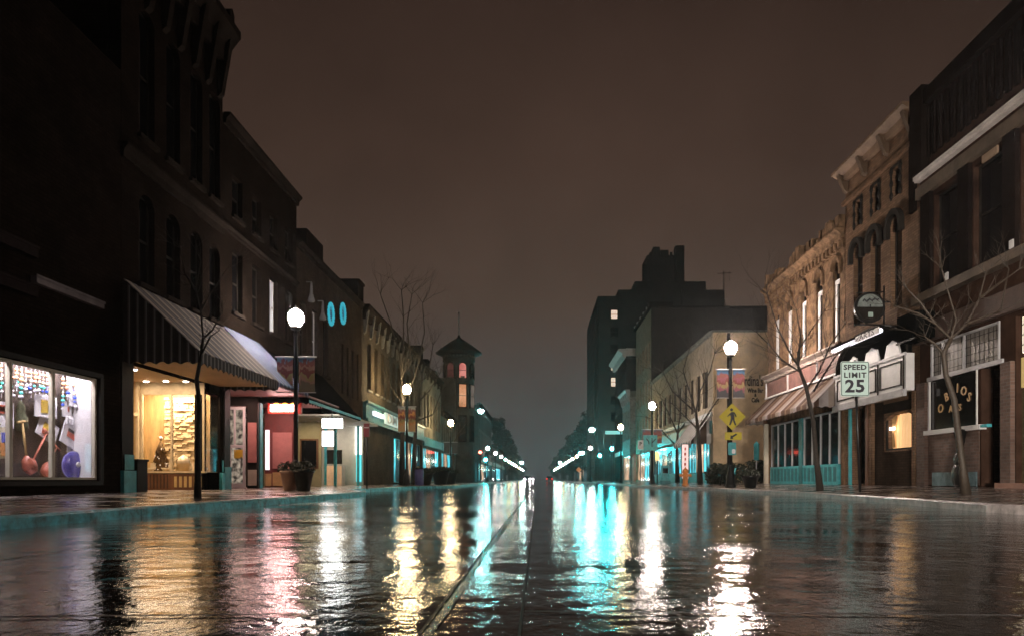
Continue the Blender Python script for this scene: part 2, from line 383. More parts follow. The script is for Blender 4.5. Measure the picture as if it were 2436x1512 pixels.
# ------------------------------------------------------------------ shared materials
M_dkbrick = brick('very_dark_brick', (.020, .014, .011), (.014, .010, .008), (.010, .008, .007), sp=0)  # very dark brick tone shared by the left fronts
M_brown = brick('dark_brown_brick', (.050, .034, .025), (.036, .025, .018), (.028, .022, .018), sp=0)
M_tan = brick('tan_sandy_brick', (.22, .128, .078), (.13, .075, .045), (.10, .07, .05), sp=.1)
M_orange = mat('weathered_tan_stone', (.165, .100, .058), .85, var=.75, vs=2.8, bump=1.0, bs=7, spec=.15)
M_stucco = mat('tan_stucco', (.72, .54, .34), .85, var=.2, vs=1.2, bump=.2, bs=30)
M_drkstone = mat('dark_stone', (.024, .019, .016), .8, spec=0, var=.4, vs=1.5, bump=.5, bs=6)
M_greystone = mat('grey_stone', (.16, .155, .14), .8, var=.4, vs=2, bump=.5, bs=8)
M_black = mat('black_metal', (.012, .011, .011), .35, var=.2)
M_blackcloth = mat('black_cloth', (.006, .006, .006), .9, spec=0)
M_white = mat('white_paint', (.72, .70, .70), .5, var=.12)
M_cream = mat('cream_paint', (.55, .50, .40), .6, var=.15)
M_lgrey = mat('pale_grey_paint', (.45, .44, .46), .5, var=.2)
M_dkframe = mat('dark_frame', (.022, .018, .015), .6, spec=.1)
M_pane = mat('dark_pane', (.006, .006, .007), .07, var=.1, spec=.6)
M_teal = mat('teal_paint_and_cast', (.06, .36, .40), .4, var=.3, vs=4)  # paint on teal fixtures, teal light cast on pillar bases and one bulkhead
M_tealdk = mat('dark_teal_paint_and_cast', (.03, .16, .18), .45, var=.35, vs=4)  # paint on frames and fascias, teal light cast on one pillar base
M_wood = mat('brown_wood', (.16, .065, .03), .55, var=.35, vs=6, streak=True)
M_gold = mat('tan_panel', (.55, .36, .15), .5, var=.2)
M_glass = glass()
M_roof = mat('dark_roof', (.03, .03, .03), .7)
M_steel = mat('galvanised_steel', (.30, .30, .30), .4, metal=.8, var=.2)
M_curtain = mat('white_curtain', (.62, .62, .64), .8, var=.2, vs=6)
def fwall(mb, X, side, y0, y1, z0, z1, holes, th=.35):
    ys = sorted(set([y0, y1] + [h[0] for h in holes] + [h[1] for h in holes]))
    for a, b in zip(ys, ys[1:]):
        if b - a < 1e-6: continue
        cov = sorted([(h[2], h[3]) for h in holes if h[0] <= a + 1e-6 and h[1] >= b - 1e-6])
        z = z0
        for lo, hi in cov:
            if lo > z + 1e-6: mb.box(X, X + side*th, a, b, z, lo)
            z = max(z, hi)
        if z1 > z + 1e-6: mb.box(X, X + side*th, a, b, z, z1)
    for h in holes:
        if len(h) > 4 and h[4] > 0:
            ya, yb, zb, r = h[0], h[1], h[3], h[4]; m = (ya+yb)/2; hw = (yb-ya)/2; n = 7
            arc = [(m - hw*math.cos(math.pi/2*i/n), zb - r + r*math.sin(math.pi/2*i/n)) for i in range(n+1)]
            mb.prism([(ya, zb)] + arc[:-1] + [(m, zb)] if False else [(ya, zb)] + arc, 'x', X, X + side*th)
            arc2 = [(2*m - p[0], p[1]) for p in arc]
            mb.prism([(yb, zb)] + arc2, 'x', X, X + side*th)
def window(parent, X, side, h, mf, mp, rails=1, mulls=0, sill=None, inset=.16, fw=.06, curtain=None):
    ya, yb, za, zb = h[:4]; x = X + side*inset; f = MB()
    f.box(x, x+side*.06, ya, ya+fw, za, zb); f.box(x, x+side*.06, yb-fw, yb, za, zb)
    f.box(x, x+side*.06, ya+fw, yb-fw, za, za+fw); f.box(x, x+side*.06, ya+fw, yb-fw, zb-fw, zb)
    for i in range(rails):
        z = za + (zb-za)*(i+1)/(rails+1); f.box(x+side*.004, x+side*.05, ya+fw, yb-fw, z-.03, z+.03)
    for i in range(mulls):
        y = ya + (yb-ya)*(i+1)/(mulls+1); f.box(x+side*.006, x+side*.048, y-.025, y+.025, za+fw, zb-fw)
    w = f.build('window', mf, parent)
    p = MB(); p.box(x+side*.03, x+side*.034, ya+.02, yb-.02, za+.02, zb-.02); p.build('pane', mp, w)
    if curtain:
        c = MB(); c.box(x-side*.02, x-side*.004, *curtain); c.build('blind', M_curtain, w)
    if sill:
        s = MB(); s.box(X - side*.10, X + side*.12, ya-.08, yb+.08, za-.12, za-.003); s.build('sill', sill, w)
    return w
def shell(mb, X, side, y0, y1, z0, H, depth, gap=.36, roofz=None):
    """the body of a building behind its street wall: one closed block, roof a little below the parapet"""
    mb.box(X + side*gap, X + side*depth, y0, y1, z0, (roofz if roofz else H-.5))
    mb.box(X + side*gap, X + side*depth, y0, y0+.3, (roofz if roofz else H-.5)+.002, H); mb.box(X + side*gap, X + side*depth, y1-.3, y1, (roofz if roofz else H-.5)+.002, H)
def cornice(parent, X, side, y0, y1, z, h, out, m, brackets=0, name='cornice', bm=None):
    c = MB(); c.prism([(X - side*0, z-h), (X - side*out*.35, z-h), (X - side*out*.45, z-h*.55), (X - side*out*.9, z-h*.25), (X - side*out, z-h*.2), (X - side*out, z), (X, z)], 'y', y0, y1)
    o = c.build(name, m, parent)
    if brackets:
        for i in range(brackets):
            y = y0 + .3 + (y1-y0-.6)*i/(brackets-1); b = MB()
            b.prism([(X, z-h*2.0), (X-side*.12, z-h*1.9), (X-side*out*.75, z-h*.35), (X, z-h*.35)], 'y', y-.1, y+.1)
            b.build('bracket', bm or m, o)
    return o
def awning(name, label, X, side, xo, y0, y1, zt, zf, zv, mts, scal=.16, group=None, ends=True, vm=None, edge=None, th=.03):
    t = thing(name, label, 'awning', (X, (y0+y1)/2, zf), group)
    c = MB(); c.prism([(X, zt), (xo, zf), (xo, zf-th), (X, zt-th)], 'y', y0, y1); c.build('canopy', mts, t)
    v = MB(); n = max(6, int((y1-y0)/scal*6))
    def scall(u): return zv + .07*abs(math.cos(math.pi*u/scal))
    v.prism([(y0, zf-th-.002)] + [(y0+(y1-y0)*i/n, scall((y1-y0)*i/n)) for i in range(n+1)] + [(y1, zf-th-.002)], 'x', xo, xo + side*.015)
    v.build('valance', vm or mts, t)
    if ends:
        for yy in (y0, y1-.02):
            e = MB(); m_ = int(abs(X-xo)/scal*6); xx = lambda i: X + (xo-X)*i/m_
            e.prism([(X, zt-th-.003)] + [(xx(i), scall(abs(X-xo)*i/m_)) for i in range(m_+1)] + [(xo, zf-th-.003)], 'y', yy, yy+.02)
            e.build('side_panel', mts, t)
    if edge:
        e = MB(); e.box(xo - side*.02, xo-side*.003, y0, y1, zf-.09, zf+.015); e.build('edge_trim', edge, t)
    return t

# ================================================================== LEFT SIDE
# L0 dark building with the toy window
b = thing('shop_building', 'nearest building on the left, unlit dark brick above a bright toy shop window', 'building', (XL, 8, .2))
WH = [(10.5, 15.9, .50, 2.74)]
w = MB(); fwall(w, XL, -1, -5, 16.78, .15, 10.1, WH, .08)
w.box(XL-1.25, XL-12, -5, 16.78, .15, 9.6); w.box(XL-.08, XL-1.25, -5, 10.4, .15, 9.6); w.box(XL-.08, XL-1.25, 16.02, 16.78, .15, 9.6); w.box(XL-.08, XL-1.25, 10.4, 16.02, 2.95, 9.6); w.box(XL-.08, XL-1.25, 10.4, 16.02, .15, .42)
w.box(XL-.08, XL-12, -5, 16.78, 9.602, 9.75)
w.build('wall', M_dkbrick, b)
f = MB(); x = XL-.02
for ya, yb in ((10.5, 10.56), (13.28, 13.36), (14.45, 14.53), (15.84, 15.9)): f.box(x, x-.08, ya, yb, .5, 2.74)
f.box(x-.002, x-.078, 10.56, 15.84, .5, .55); f.box(x-.002, x-.078, 10.56, 15.84, 2.68, 2.74)
f.build('window_frame', M_cream, b)
f = MB(); f.box(XL+.06, XL-.0, 10.35, 16.02, 2.76, 2.86); f.box(XL+.06, XL, 10.35, 16.02, .38, .47); f.box(XL+.05, XL, 15.93, 16.05, .47, 2.76); f.build('window_surround', M_dkframe, b)
p = MB(); p.box(XL-.05, XL-.056, 10.56, 15.84, .55, 2.68); p.build('pane', M_glass, b)
d = MB(); XB = XL-.66
d.box(XB, XB-.05, 10.42, 15.98, .5, 2.9); d.build('display_back', mat('brown_felt', (.085, .062, .052), .9, var=.25), b)
d = MB(); d.box(XL-.1, XB, 10.42, 15.98, .43, .5); d.box(XL-.1, XB, 10.42, 15.98, 2.9, 2.94); d.box(XL-.12, XB, 15.86, 15.99, .5, 2.9); d.build('display_box', mat('white_board', (.75, .72, .74), .5, var=.06), b)
d = MB(); d.box(XL-.10, XL-.14, 10.6, 15.8, 2.80, 2.83); d.build('light_tube', emis('tube_white', (1, .93, 1), 9), b)
lampobj('AREA', 'display_light', b, (XL-.20, 13.2, 2.86), 185, (1, .93, .99), 5.0, (R(32), 0, R(90)), .16)
for ya, yb, za, zb, mm in ((13.8, 15.95, 4.3, 4.44, mat('pale_metal', (.22, .20, .21), .9, spec=0)), (12.2, 13.85, 4.78, 4.98, mat('dull_metal', (.03, .024, .024), .9, spec=0)), (12.2, 13.85, 4.02, 4.22, mat('dull_metal', (0, 0, 0)))):
    f = MB(); f.box(XL+.12, XL, ya, yb, za, zb); f.box(XL+.14, XL+.12, ya-.02, yb+.02, zb-.03, zb+.02); f.build('ledge', mm, b)
# things in the toy window
XD = XL-.52
def D(dx, dy, X=XD): return Vector((X, FY(dx, X), FZ(dx, dy, X)))
cols = [(.95, .45, .25), (.9, .75, .5), (.1, .75, .65), (.05, .12, .75), (.85, .8, .9), (.95, .6, .4), (.8, .3, .2)]
bead_m = []
for i, c in enumerate(cols): bead_m.append(mat('bead_%d' % i, c, .15, var=.1))
for i, dx in enumerate([4, 16, 28, 40, 52, 62, 74, 84, 94, 103, 112, 122, 150, 160, 178, 190]):
    s = MB(); p = D(dx, 885, XL-.42); z = 2.66; n = rnd.randint(5, 9); s.k = 4
    s.box(p.x-.004, p.x+.004, p.y-.004, p.y+.004, z - n*.085, z+.08)
    for k in range(n):
        s.k = 0 if k < n*.3 else (rnd.choice([5, 6, 1]) if k < n*.5 else rnd.choice([2, 3, 2, 3, 4]))
        if k == n-1: s.k = 4
        r = rnd.uniform(.022, .042); s.ball((p.x + rnd.uniform(-.01, .01), p.y + rnd.uniform(-.03, .03), z), r, 8, 5, 1, rnd.uniform(.8, 1.5), rnd.uniform(.7, 1.3)); z -= rnd.uniform(.07, .1)
    tag(s.build('ornament_string', bead_m, loc=(p.x, p.y, 2.7)), 'string of coloured glass ornaments hanging in the bright toy window', 'ornament', 'ornament strings in the toy window')
def card(name, label, cat, dxy, w_, h_, rot, m, X=XD, extra=None):
    p = D(*dxy, X); t = thing(name, label, cat, p)
    U = Vector((0, math.cos(rot), math.sin(rot))); V = Vector((0, -math.sin(rot), math.cos(rot)))
    def slab(mb, cu, cv, w2, h2, x0, x1):
        vs = []
        for xx in (x0, x1):
            for a, c in ((-1, -1), (1, -1), (1, 1), (-1, 1)):
                q = p + U*(cu + a*w2/2) + V*(cv + c*h2/2); vs.append((p.x + xx, q.y, q.z))
        mb.idx(vs, [(0,1,2,3), (7,6,5,4), (0,4,5,1), (1,5,6,2), (2,6,7,3), (3,7,4,0)])
    s = MB(); slab(s, 0, 0, w_, h_, 0, .02); s.build('board', m, t)
    for nm, cu, cv, w2, h2, mm in (extra or []):
        s = MB(); slab(s, cu, cv, w2, h2, .021, .03); s.build(nm, mm, t)
    return t
M_yel = mat('yellow_print', (.75, .5, .06), .5); M_red = mat('red_print', (.6, .12, .08), .5); M_blu = mat('blue_print', (.12, .14, .55), .5); M_blk = mat('black_print', (.02, .02, .03), .5)
M_card = mat('white_card', (.85, .82, .86), .5, var=.05)
card('box', 'white box with a yellow picture in the middle pane of the toy window', 'box', (108, 966), .66, .46, 0, M_card, extra=[('picture', -.06, 0, .2, .28, M_yel), ('picture', .08, -.03, .09, .12, M_blk)])
card('poster', 'white notice with two blue lines, top right of the toy window', 'poster', (179, 942), .46, .46, 0, M_card, XL-.48, extra=[('line', 0, .13, .2, .03, M_blu), ('line', 0, -.13, .2, .03, M_blu)])
card('box', 'tilted white box with red and black print in the right pane of the toy window', 'box', (168, 1036), .62, .50, -.38, M_card, extra=[('print', -.02, .10, .26, .06, M_blk), ('picture', -.02, -.0, .26, .12, M_red)])
card('picture', 'tilted picture with yellow and blue patches under the yellow box', 'picture', (112, 1022), .62, .42, -.42, M_card, XD-.05, extra=[('picture', -.08, .05, .16, .14, M_yel), ('picture', .1, -.04, .12, .14, M_blu), ('picture', -.1, -.1, .1, .08, M_red)])
card('box', 'white package stack hanging beside the blue lined notice', 'box', (158, 972), .30, .34, 0, M_card, extra=[('picture', .03, 0, .04, .1, M_red)])
card('box', 'white box with a red framed label at the left edge of the window', 'box', (8, 985), .5, .5, 0, M_card, extra=[('label_frame', .0, .1, .34, .16, M_red), ('label', 0, .1, .26, .1, M_card)])
card('picture', 'purple and orange print at the far left edge of the toy window', 'picture', (6, 1052), .36, .6, .1, mat('pale_print', (.7, .62, .45), .5), extra=[('picture', .02, .1, .12, .2, M_blu), ('picture', -.04, -.12, .12, .26, mat('orange_print', (.8, .35, .12), .5))])
def shovel(label, a, b_, m1, m2):
    p0, p1 = D(*a), D(*b_); t = thing('shovel', label, 'shovel', p0)
    s = MB(); s.tube([p1, p0.lerp(p1, .12)], .022, 8); s.build('handle', m1, t)
    s = MB(); dd = (p1-p0).normalized(); q = Vector((0, -dd.z, dd.y)); s.tube([p1 - q*.13, p1 + q*.13], .026, 8); s.build('grip', m1, t)
    s = MB(); s.tube([p0 + dd*.22, p0 + dd*.12, p0 + Vector((.03, 0, -.02)), p0 - dd*.1], [.03, .10, .12, .09], 10); s.build('blade', m2, t)
M_red2 = mat('red_brown_plastic', (.42, .12, .08), .4)
shovel('child snow shovel with pale wooden handle standing in the toy window', (66, 1108), (53, 1002), M_gold, M_red2)
shovel('red handled snow shovel leaning right beside the pale one', (70, 1112), (112, 1028), M_red2, M_red2)
shovel('short red shovel leaning against the right mullion of the toy window', (108, 1118), (134, 1062), M_red2, M_red2)
t = thing('sled', 'round blue violet saucer sled standing at the bottom right of the toy window', 'sled', D(170, 1138))
s = MB(); c = D(176, 1106, XL-.42); s.ball(c, .30, 28, 12, .22, 1.3, 1); s.build('dish', mat('violet_plastic', (.13, .11, .50), .2, var=.3, vs=5), t)
s = MB(); s.ball(c + Vector((.065, .05, .02)), .07, 12, 6, .3, 1.2, .9); s.build('handle', M_card, t)
s = MB(); 
for k in range(28): a0 = 2*math.pi*k/28; a1 = 2*math.pi*(k+1)/28; s.tube([c + Vector((.0, math.cos(a0)*.39, math.sin(a0)*.30)), c + Vector((.0, math.cos(a1)*.39, math.sin(a1)*.30))], .014, 6, False)
s.build('rim', mat('violet_rim', (.25, .25, .65), .3), t)
t = thing('figurine', 'green garden figurine behind the pale shovel handle', 'figurine', D(50, 1000, XL-.62))
s = MB(); c = D(50, 1000, XL-.62); s.lathe([(.09, -.2), (.13, -.12), (.12, .05), (.07, .16), (.085, .24), (.05, .36), (.01, .42)], c.x, c.y, 14, c.z); s.build('body', mat('moss_green', (.10, .11, .06), .6), t)
for i, (dx, dy) in enumerate(((197, 1003), (205, 990), (195, 1020), (207, 1012))):
    s = MB(); c = D(dx, dy, XL-.45); s.ball(c, .045, 6, 4, .5, 1, 1.3)
    tag(s.build('paper_star', M_card, loc=c), 'white paper ornament hanging at the right end of the toy window', 'ornament', 'white paper ornaments')
for dx, dy in ((166, 1000), (172, 1003), (159, 1000)):
    s = MB(); c = D(dx, dy, XL-.45); s.lathe([(.005, .12), (.02, .1), (.03, .02), (.012, -.02), (.03, -.04), (.01, -.08)], c.x, c.y, 8, c.z)
    tag(s.build('ornament', M_card, loc=c), 'small white hanging ornament under the blue lined notice', 'ornament', 'small ornaments under the notice')

# L1 tall building with the warm gift shop
b = thing('tall_brick_building', 'tallest building on the left, dark, bulging cornice, striped awning over a warm gift shop', 'building', (XL, 19.5, .2))
yw = [17.55, 18.85, 20.15, 21.3]; H1 = [(y, y+.72, 4.9+.45, 7.6, .35) for y in yw] + [(y, y+.72, 9.0, 12.2, .35) for y in yw]
GF = [(17.3, 21.0, .2, 3.35), (21.08, 22.0, .72, 3.1)]
w = MB(); fwall(w, XL, -1, 16.8, 22.2, .15, 13.5, H1+GF, .3)
w.box(XL-.31, XL-14, 16.8, 22.2, 3.5, 13.4); w.box(XL-3.3, XL-14, 16.8, 22.2, .15, 3.5); w.box(XL-.3, XL-3.3, 16.8, 17.28, .15, 3.5); w.box(XL-2.62, XL-3.3, 20.9, 22.2, .15, 3.5)
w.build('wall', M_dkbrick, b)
for h in H1: window(b, XL, -1, h, M_dkframe, M_pane, sill=M_drkstone)
cornice(b, XL, -1, 16.8, 22.25, 14.4, 1.1, .55, M_drkstone, 7)
cornice(b, XL, -1, 16.8, 22.25, 8.45, .35, .16, M_drkstone, name='belt_course')
s = MB(); s.prism([(21.9, 14.4), (22.25, 14.4), (22.25, 14.9), (22.1, 15.05), (21.95, 14.9)], 'x', XL+.35, XL-.1); s.build('finial', M_drkstone, b)
M_warmceil = mat('warm_plaster', (.70, .48, .27), .7, var=.1)
s = MB(); s.box(XL+1.72, XL-3.28, 17.02, 21.98, 3.36, 3.42); s.build('soffit', M_warmceil, b)
s = MB(); s.box(XL+.02, XL-.32, 16.8, 17.28, .2, 3.3); s.box(XL-.0, XL+.05, 16.85, 17.25, .2, 1.0); s.build('pillar', M_dkframe, b)
for ya, yb in ((16.82, 17.27), (22.02, 22.18)):
    s = MB(); s.box(XL+.09, XL+.051, ya-.01, yb+.01, .18, .72); s.box(XL+.09, XL-.1, ya-.05, ya-.011, .18, .72); s.box(XL+.06, XL+.052, ya+.03, yb-.03, .74, 1.1); s.build('pillar_base', M_teal, b)  # teal tint of the light put into the base colour
s = MB(); s.box(XL+.10, XL-.02, 17.3, 17.75, .2, .95); s.box(XL+.13, XL-.05, 17.28, 17.77, .95, 1.0); s.build('planter_ledge', M_dkframe, b)
# display bay facing down the street
BY = 21.0
s = MB(); s.box(XL-1.85, XL, BY, BY+.12, .19, .70); s.box(XL-.12, XL, BY+.12, 22.0, .19, .70); s.build('bulkhead', M_wood, b)
for i in range(7):
    xa = XL - 1.0 + i*.145
    if i > 0: s = MB(); s.box(xa-.035, xa+.045, BY-.012, BY-.001, .28, .60); s.build('bulkhead_panel', M_gold, b)
for i in range(8):
    s = MB(); s.box(XL-1.80+i*.10, XL-1.77+i*.10, BY-.02, BY-.001, .24, .66); s.build('moulding', mat('dark_wood', (.07, .03, .015), .6), b)
s = MB(); s.box(XL-1.88, XL+.02, BY-.03, BY+.12, .70, .76)
for xa in (XL-1.88, XL-1.0, XL-.2, XL-.06): s.box(xa, xa+.06, BY-.02, BY+.05, .76, 3.0)
s.box(XL-1.88, XL, BY-.02, BY+.05, 3.0, 3.36); s.box(XL-.06, XL, BY+.06, 22.0, 3.1, 3.34); s.build('bay_frame', mat('warm_cream_paint', (.62, .48, .30), .5), b)
s = MB(); s.box(XL-1.82, XL-.06, BY+.01, BY+.016, .76, 3.0); s.build('pane', M_glass, b)
s = MB(); s.box(XL-.03, XL-.036, BY+.1, 21.98, .74, 3.1); s.build('pane', M_glass, b)
s = MB(); s.box(XL-2.6, XL-.05, 22.0, 22.12, .7, 3.3); s.box(XL-2.6, XL-2.55, BY+.06, 22.0, .7, 3.3); s.box(XL-2.6, XL-1.9, BY, BY+.05, .2, 3.35); s.build('back_panelling', mat('honey_wood', (.55, .36, .16), .6, var=.3, vs=9, streak=True), b)
# stacked stone wall
s = MB(); z = .78
while z < 3.0:
    x = XL-1.62
    hh = rnd.uniform(.05, .09)
    while x < XL-.45:
        wd = rnd.uniform(.10, .30); x1 = min(x+wd, XL-.44)
        s.box(x+.004, x1-.004, 21.93 - rnd.uniform(.02, .12), 21.98, z+.004, z+hh-.006); x = x1
    z += hh
s.build('stone_wall', mat('honey_stone', (.78, .60, .36), .8, var=.25, vs=6, bump=.5, bs=15), b)
s = MB(); s.box(XL-1.82, XL-.06, BY+.12, 21.98, .64, .74); s.build('display_floor', M_gold, b)
# recessed door at the back of the entry
s = MB(); s.box(XL-1.95, XL-1.88, 17.3, 17.6, .2, 3.36); s.box(XL-1.95, XL-1.88, 18.3, 18.36, .2, 3.36); s.box(XL-1.95, XL-1.88, 19.6, 19.68, .2, 3.36); s.box(XL-1.95, XL-1.88, 20.2, 20.26, .2, 3.36); s.box(XL-1.95, XL-1.88, 20.86, 20.95, .2, 3.36)
s.box(XL-1.945, XL-1.885, 17.6, 20.86, 2.35, 2.45); s.box(XL-1.945, XL-1.885, 17.6, 20.86, .2, .7); s.build('entry_frame', mat('warm_cream_paint', (0, 0, 0)), b)
s = MB(); s.box(XL-3.2, XL-3.25, 17.3, 20.9, .2, 3.36); s.build('back_panelling', MATS['honey_wood'], b)
M_pot = emis('warm_downlight', (1, .86, .66), 40)
for i, (x, y) in enumerate(((XL-1.5, 20.6), (XL-.9, 20.55), (XL-.35, 20.6), (XL-1.55, 19.2), (XL-2.4, 19.6), (XL-.6, 18.4), (XL-1.4, 21.5), (XL-.5, 21.5))):
    s = MB(); s.lathe([(.09, 0), (.09, -.02), (.075, -.025)], x, y, 14, 3.358); o = s.build('downlight_trim', M_white, b)
    s = MB(); s.lathe([(.07, 0), (.07, -.012)], x, y, 14, 3.332); s.build('downlight', M_pot, b)
lampobj('AREA', 'shop_light', b, (XL-1.1, 21.3, 3.28), 150, (1, .76, .50), 1.4, None, .5)
lampobj('AREA', 'entry_light', b, (XL-.9, 19.2, 3.30), 135, (1, .74, .48), 2.6, None, 2.6)
# goods in the bay
s = MB(); c = Vector((XL-1.55, 21.5, .74)); t = thing('christmas_tree', 'small tabletop tree with white baubles in the warm shop bay', 'tree', c)
s.lathe([(.28, .0), (.17, .28), (.22, .28), (.12, .55), (.16, .55), (.07, .8), (.01, .98)], c.x, c.y, 14, c.z); s.build('branches', mat('brown_green', (.14, .08, .03), .8), t)
s = MB()
for k in range(30): a = rnd.uniform(0, 6.28); h = rnd.uniform(.05, .9); r = .25*(1-h*.9); s.ball((c.x+r*math.cos(a), c.y+r*math.sin(a), c.z+h), rnd.uniform(.018, .035), 7, 5)
s.ball((c.x, c.y, c.z+1.02), .05, 8, 6); s.build('baubles', M_card, t)
for i, (dx, kind) in enumerate(((-1.75, 'bowl'), (-1.3, 'bowl'), (-1.15, 'vase'), (-.85, 'hat'), (-.72, 'box'), (-.5, 'box'), (-.38, 'vase'), (-.28, 'bowl'), (-.2, 'vase'), (-1.65, 'box'))):
    x = XL+dx; y = 21.25 + rnd.uniform(0, .3); s = MB()
    if kind == 'bowl': s.lathe([(.05, 0), (.11, .06), (.14, .12), (.12, .12), (.03, .03)], x, y, 12, .74); l = 'pale bowl'
    elif kind == 'vase': s.lathe([(.05, 0), (.08, .1), (.04, .22), (.03, .3), (.05, .34)], x, y, 12, .74); l = 'pale vase'
    elif kind == 'hat': s.lathe([(.17, 0), (.17, .22), (.2, .24), (.15, .42), (.02, .5)], x, y, 12, .74); l = 'domed basket'
    else:
        for q in (0, 1): s.box(x-.08+q*.0, x+.08-q*.03, y-.07, y+.07, .742+q*.162, .9+q*.10)
        l = 'stacked gift boxes'
    tag(s.build({'bowl': 'bowl', 'vase': 'vase', 'hat': 'basket', 'box': 'gift_box'}[kind], [mat('pale_ware', (.75, .62, .45), .4), M_wood][0], loc=(x, y, .74)),
        l + ' on the display shelf of the warm gift shop bay', {'bowl': 'bowl', 'vase': 'vase', 'hat': 'basket', 'box': 'gift box'}[kind], 'goods on the gift shop shelf')
M_st1 = stripes('grey_black_stripe', [(0, (.035, .03, .03)), (.45, (.14, .12, .12)), (.6, (.30, .28, .28)), (.75, (.05, .045, .045))], .20)
awning('awning', 'big grey and black striped awning with scalloped edge over the warm gift shop', XL, -1, -8.02, 16.9, 22.05, 5.25, 3.55, 3.22,
       stripes('awning_top_stripe', [(0, (.32, .26, .22)), (.28, (.025, .02, .02)), (.45, (.17, .16, .20)), (.62, (.03, .025, .025)), (.85, (.25, .21, .18))], .55), vm=M_st1, scal=.3)
for o in bpy.data.objects:
    if o.name.startswith('side_panel'): o.data.materials[0] = M_st1
# L2 with red entry and door
b = thing('brick_building', 'four bay dark brick building behind the left lamp with a red lit recessed entry', 'building', (XL, 25.6, .2))
yw = [22.9, 24.5, 26.1, 27.7]
H2 = [(y, y+.8, 5.9, 7.9) for y in yw] + [(y, y+.8, 9.0, 10.3) for y in yw]
w = MB(); fwall(w, XL, -1, 22.2, 29.0, 3.6, 11.9, H2, .3)
w.box(XL-.31, XL-14, 22.2, 29, 3.6, 11.5); w.box(XL-3.0, XL-14, 22.2, 29, .15, 3.6); w.box(XL, XL-3, 22.2, 22.35, .2, 3.6)
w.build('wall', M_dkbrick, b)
for i, h in enumerate(H2): window(b, XL, -1, h, M_dkframe if i != 2 else M_white, M_pane if i != 2 else litpane('pale_lit_window', (.55, .5, .52), (.8, .75, .78), .8, 1), sill=M_drkstone)
cornice(b, XL, -1, 22.26, 29.05, 11.95, .35, .22, M_drkstone)
cornice(b, XL, -1, 22.26, 29.05, 8.5, .2, .12, M_drkstone, name='belt_course')
M_pink = mat('red_painted_panel', (.50, .21, .19), .45, var=.15)
s = MB(); s.box(XL+1.75, XL-2.95, 22.36, 28.9, 3.40, 3.46); s.build('soffit', mat('red_soffit', (.48, .18, .16), .5, var=.15), b)
s = MB(); s.box(XL+.06, XL-.25, 22.22, 22.62, .2, 3.4); s.build('pillar', M_dkframe, b)
s = MB(); s.box(XL+.09, XL+.061, 22.2, 22.64, .2, .9); s.box(XL+.09, XL-.25, 22.16, 22.2, .2, .9); s.build('pillar_base', M_tealdk, b)  # base coloured teal to carry the light's tint
# wall of the entry facing the street's near end
s = MB(); s.box(XL-3, XL-1.2, 25.0, 25.12, .2, 3.4); s.box(XL-.38, XL, 25.0, 25.12, .2, 3.4); s.box(XL-1.2, XL-.38, 25.0, 25.12, 3.1, 3.4); s.build('entry_wall', M_dkframe, b)
s = MB(); xa, xb = XL-1.16, XL-.42
s.box(xa, xa+.08, 24.93, 24.99, .22, 3.05); s.box(xb-.08, xb, 24.93, 24.99, .22, 3.05); s.box(xa+.08, xb-.08, 24.93, 24.99, 2.95, 3.05); s.box(xa+.08, xb-.08, 24.93, 24.99, 1.62, 1.72); s.box((xa+xb)/2-.03, (xa+xb)/2+.03, 24.935, 24.985, 1.72, 2.95); s.box(xa+.08, xb-.08, 24.93, 24.99, .22, .38); s.box(xa+.20, xa+.24, 24.935, 24.985, .38, 1.62)
dd = s.build('door', M_white, b)
s = MB(); s.box(xa+.08, xb-.08, 24.965, 24.97, .38, 2.95); s.build('pane', litpane('shop_door_view', (.03, .025, .02), (.42, .34, .26), 1.0, 6), dd)
s = MB(); s.box(xa+.35, xa+.65, 24.94, 24.95, 1.25, 1.55); s.build('notice', M_yel, dd)
s = MB(); s.box(xb-.14, xb-.10, 24.88, 24.90, .9, 1.3); s.build('handle', M_steel, dd)
s = MB(); s.box(XL-.34, XL-.04, 24.96, 24.99, 1.1, 2.5); s.build('red_panel', M_pink, b)
s = MB(); s.box(XL-.34, XL-.04, 24.96, 24.99, .3, .85); s.build('lower_panel', M_cream, b)
s = MB(); s.box(XL+.02, XL-.1, 25.15, 25.4, .2, 3.4); s.build('post', M_tealdk, b)
# second bay
s = MB(); s.box(XL-1.18, XL, 28.7, 28.85, .2, 3.4); s.build('entry_wall', mat('maroon_wall', (.16, .04, .035), .6), b)
s = MB(); s.box(XL-.85, XL-.08, 28.66, 28.69, .95, 2.4); s.build('red_panel', M_pink, b)
s = MB(); s.box(XL-.85, XL-.08, 28.66, 28.69, .25, .8); s.build('lower_panel', M_gold, b)
s = MB(); s.box(XL-1.14, XL-.98, 28.66, 28.69, .9, 2.5); s.build('side_light', emis('sidelight', (.9, .82, .9), 1.3), b)
s = MB(); s.box(XL-1.14, XL-.90, 28.66, 28.69, .25, .75); s.build('lower_panel', M_gold, b)
lampobj('AREA', 'entry_light', b, (XL+.2, 24.0, 3.38), 55, (1, .60, .52), 1.6, None, 1.0)
lampobj('AREA', 'entry_light', b, (XL-.2, 27.2, 3.38), 75, (1, .60, .54), 1.4, None, 1.6)
t = thing('light_box', 'glowing white light box in a red case under the red entry ceiling', 'sign', (XL+.75, 25.2, 3.05))
s = MB(); s.box(XL+.15, XL+1.35, 25.5, 25.62, 2.86, 3.36); s.build('case', mat('red_case', (.5, .05, .03), .4), t)
s = MB(); s.box(XL+.27, XL+1.13, 25.44, 25.5, 2.94, 3.18); s.build('tube_panel', emis('lightbox_white', (1, .55, .52), 32), t)
s = MB(); s.box(XL+.3, XL+1.1, 25.45, 25.5, 3.21, 3.24); s.build('trim', emis('amber_strip', (1, .45, .05), 3), t)
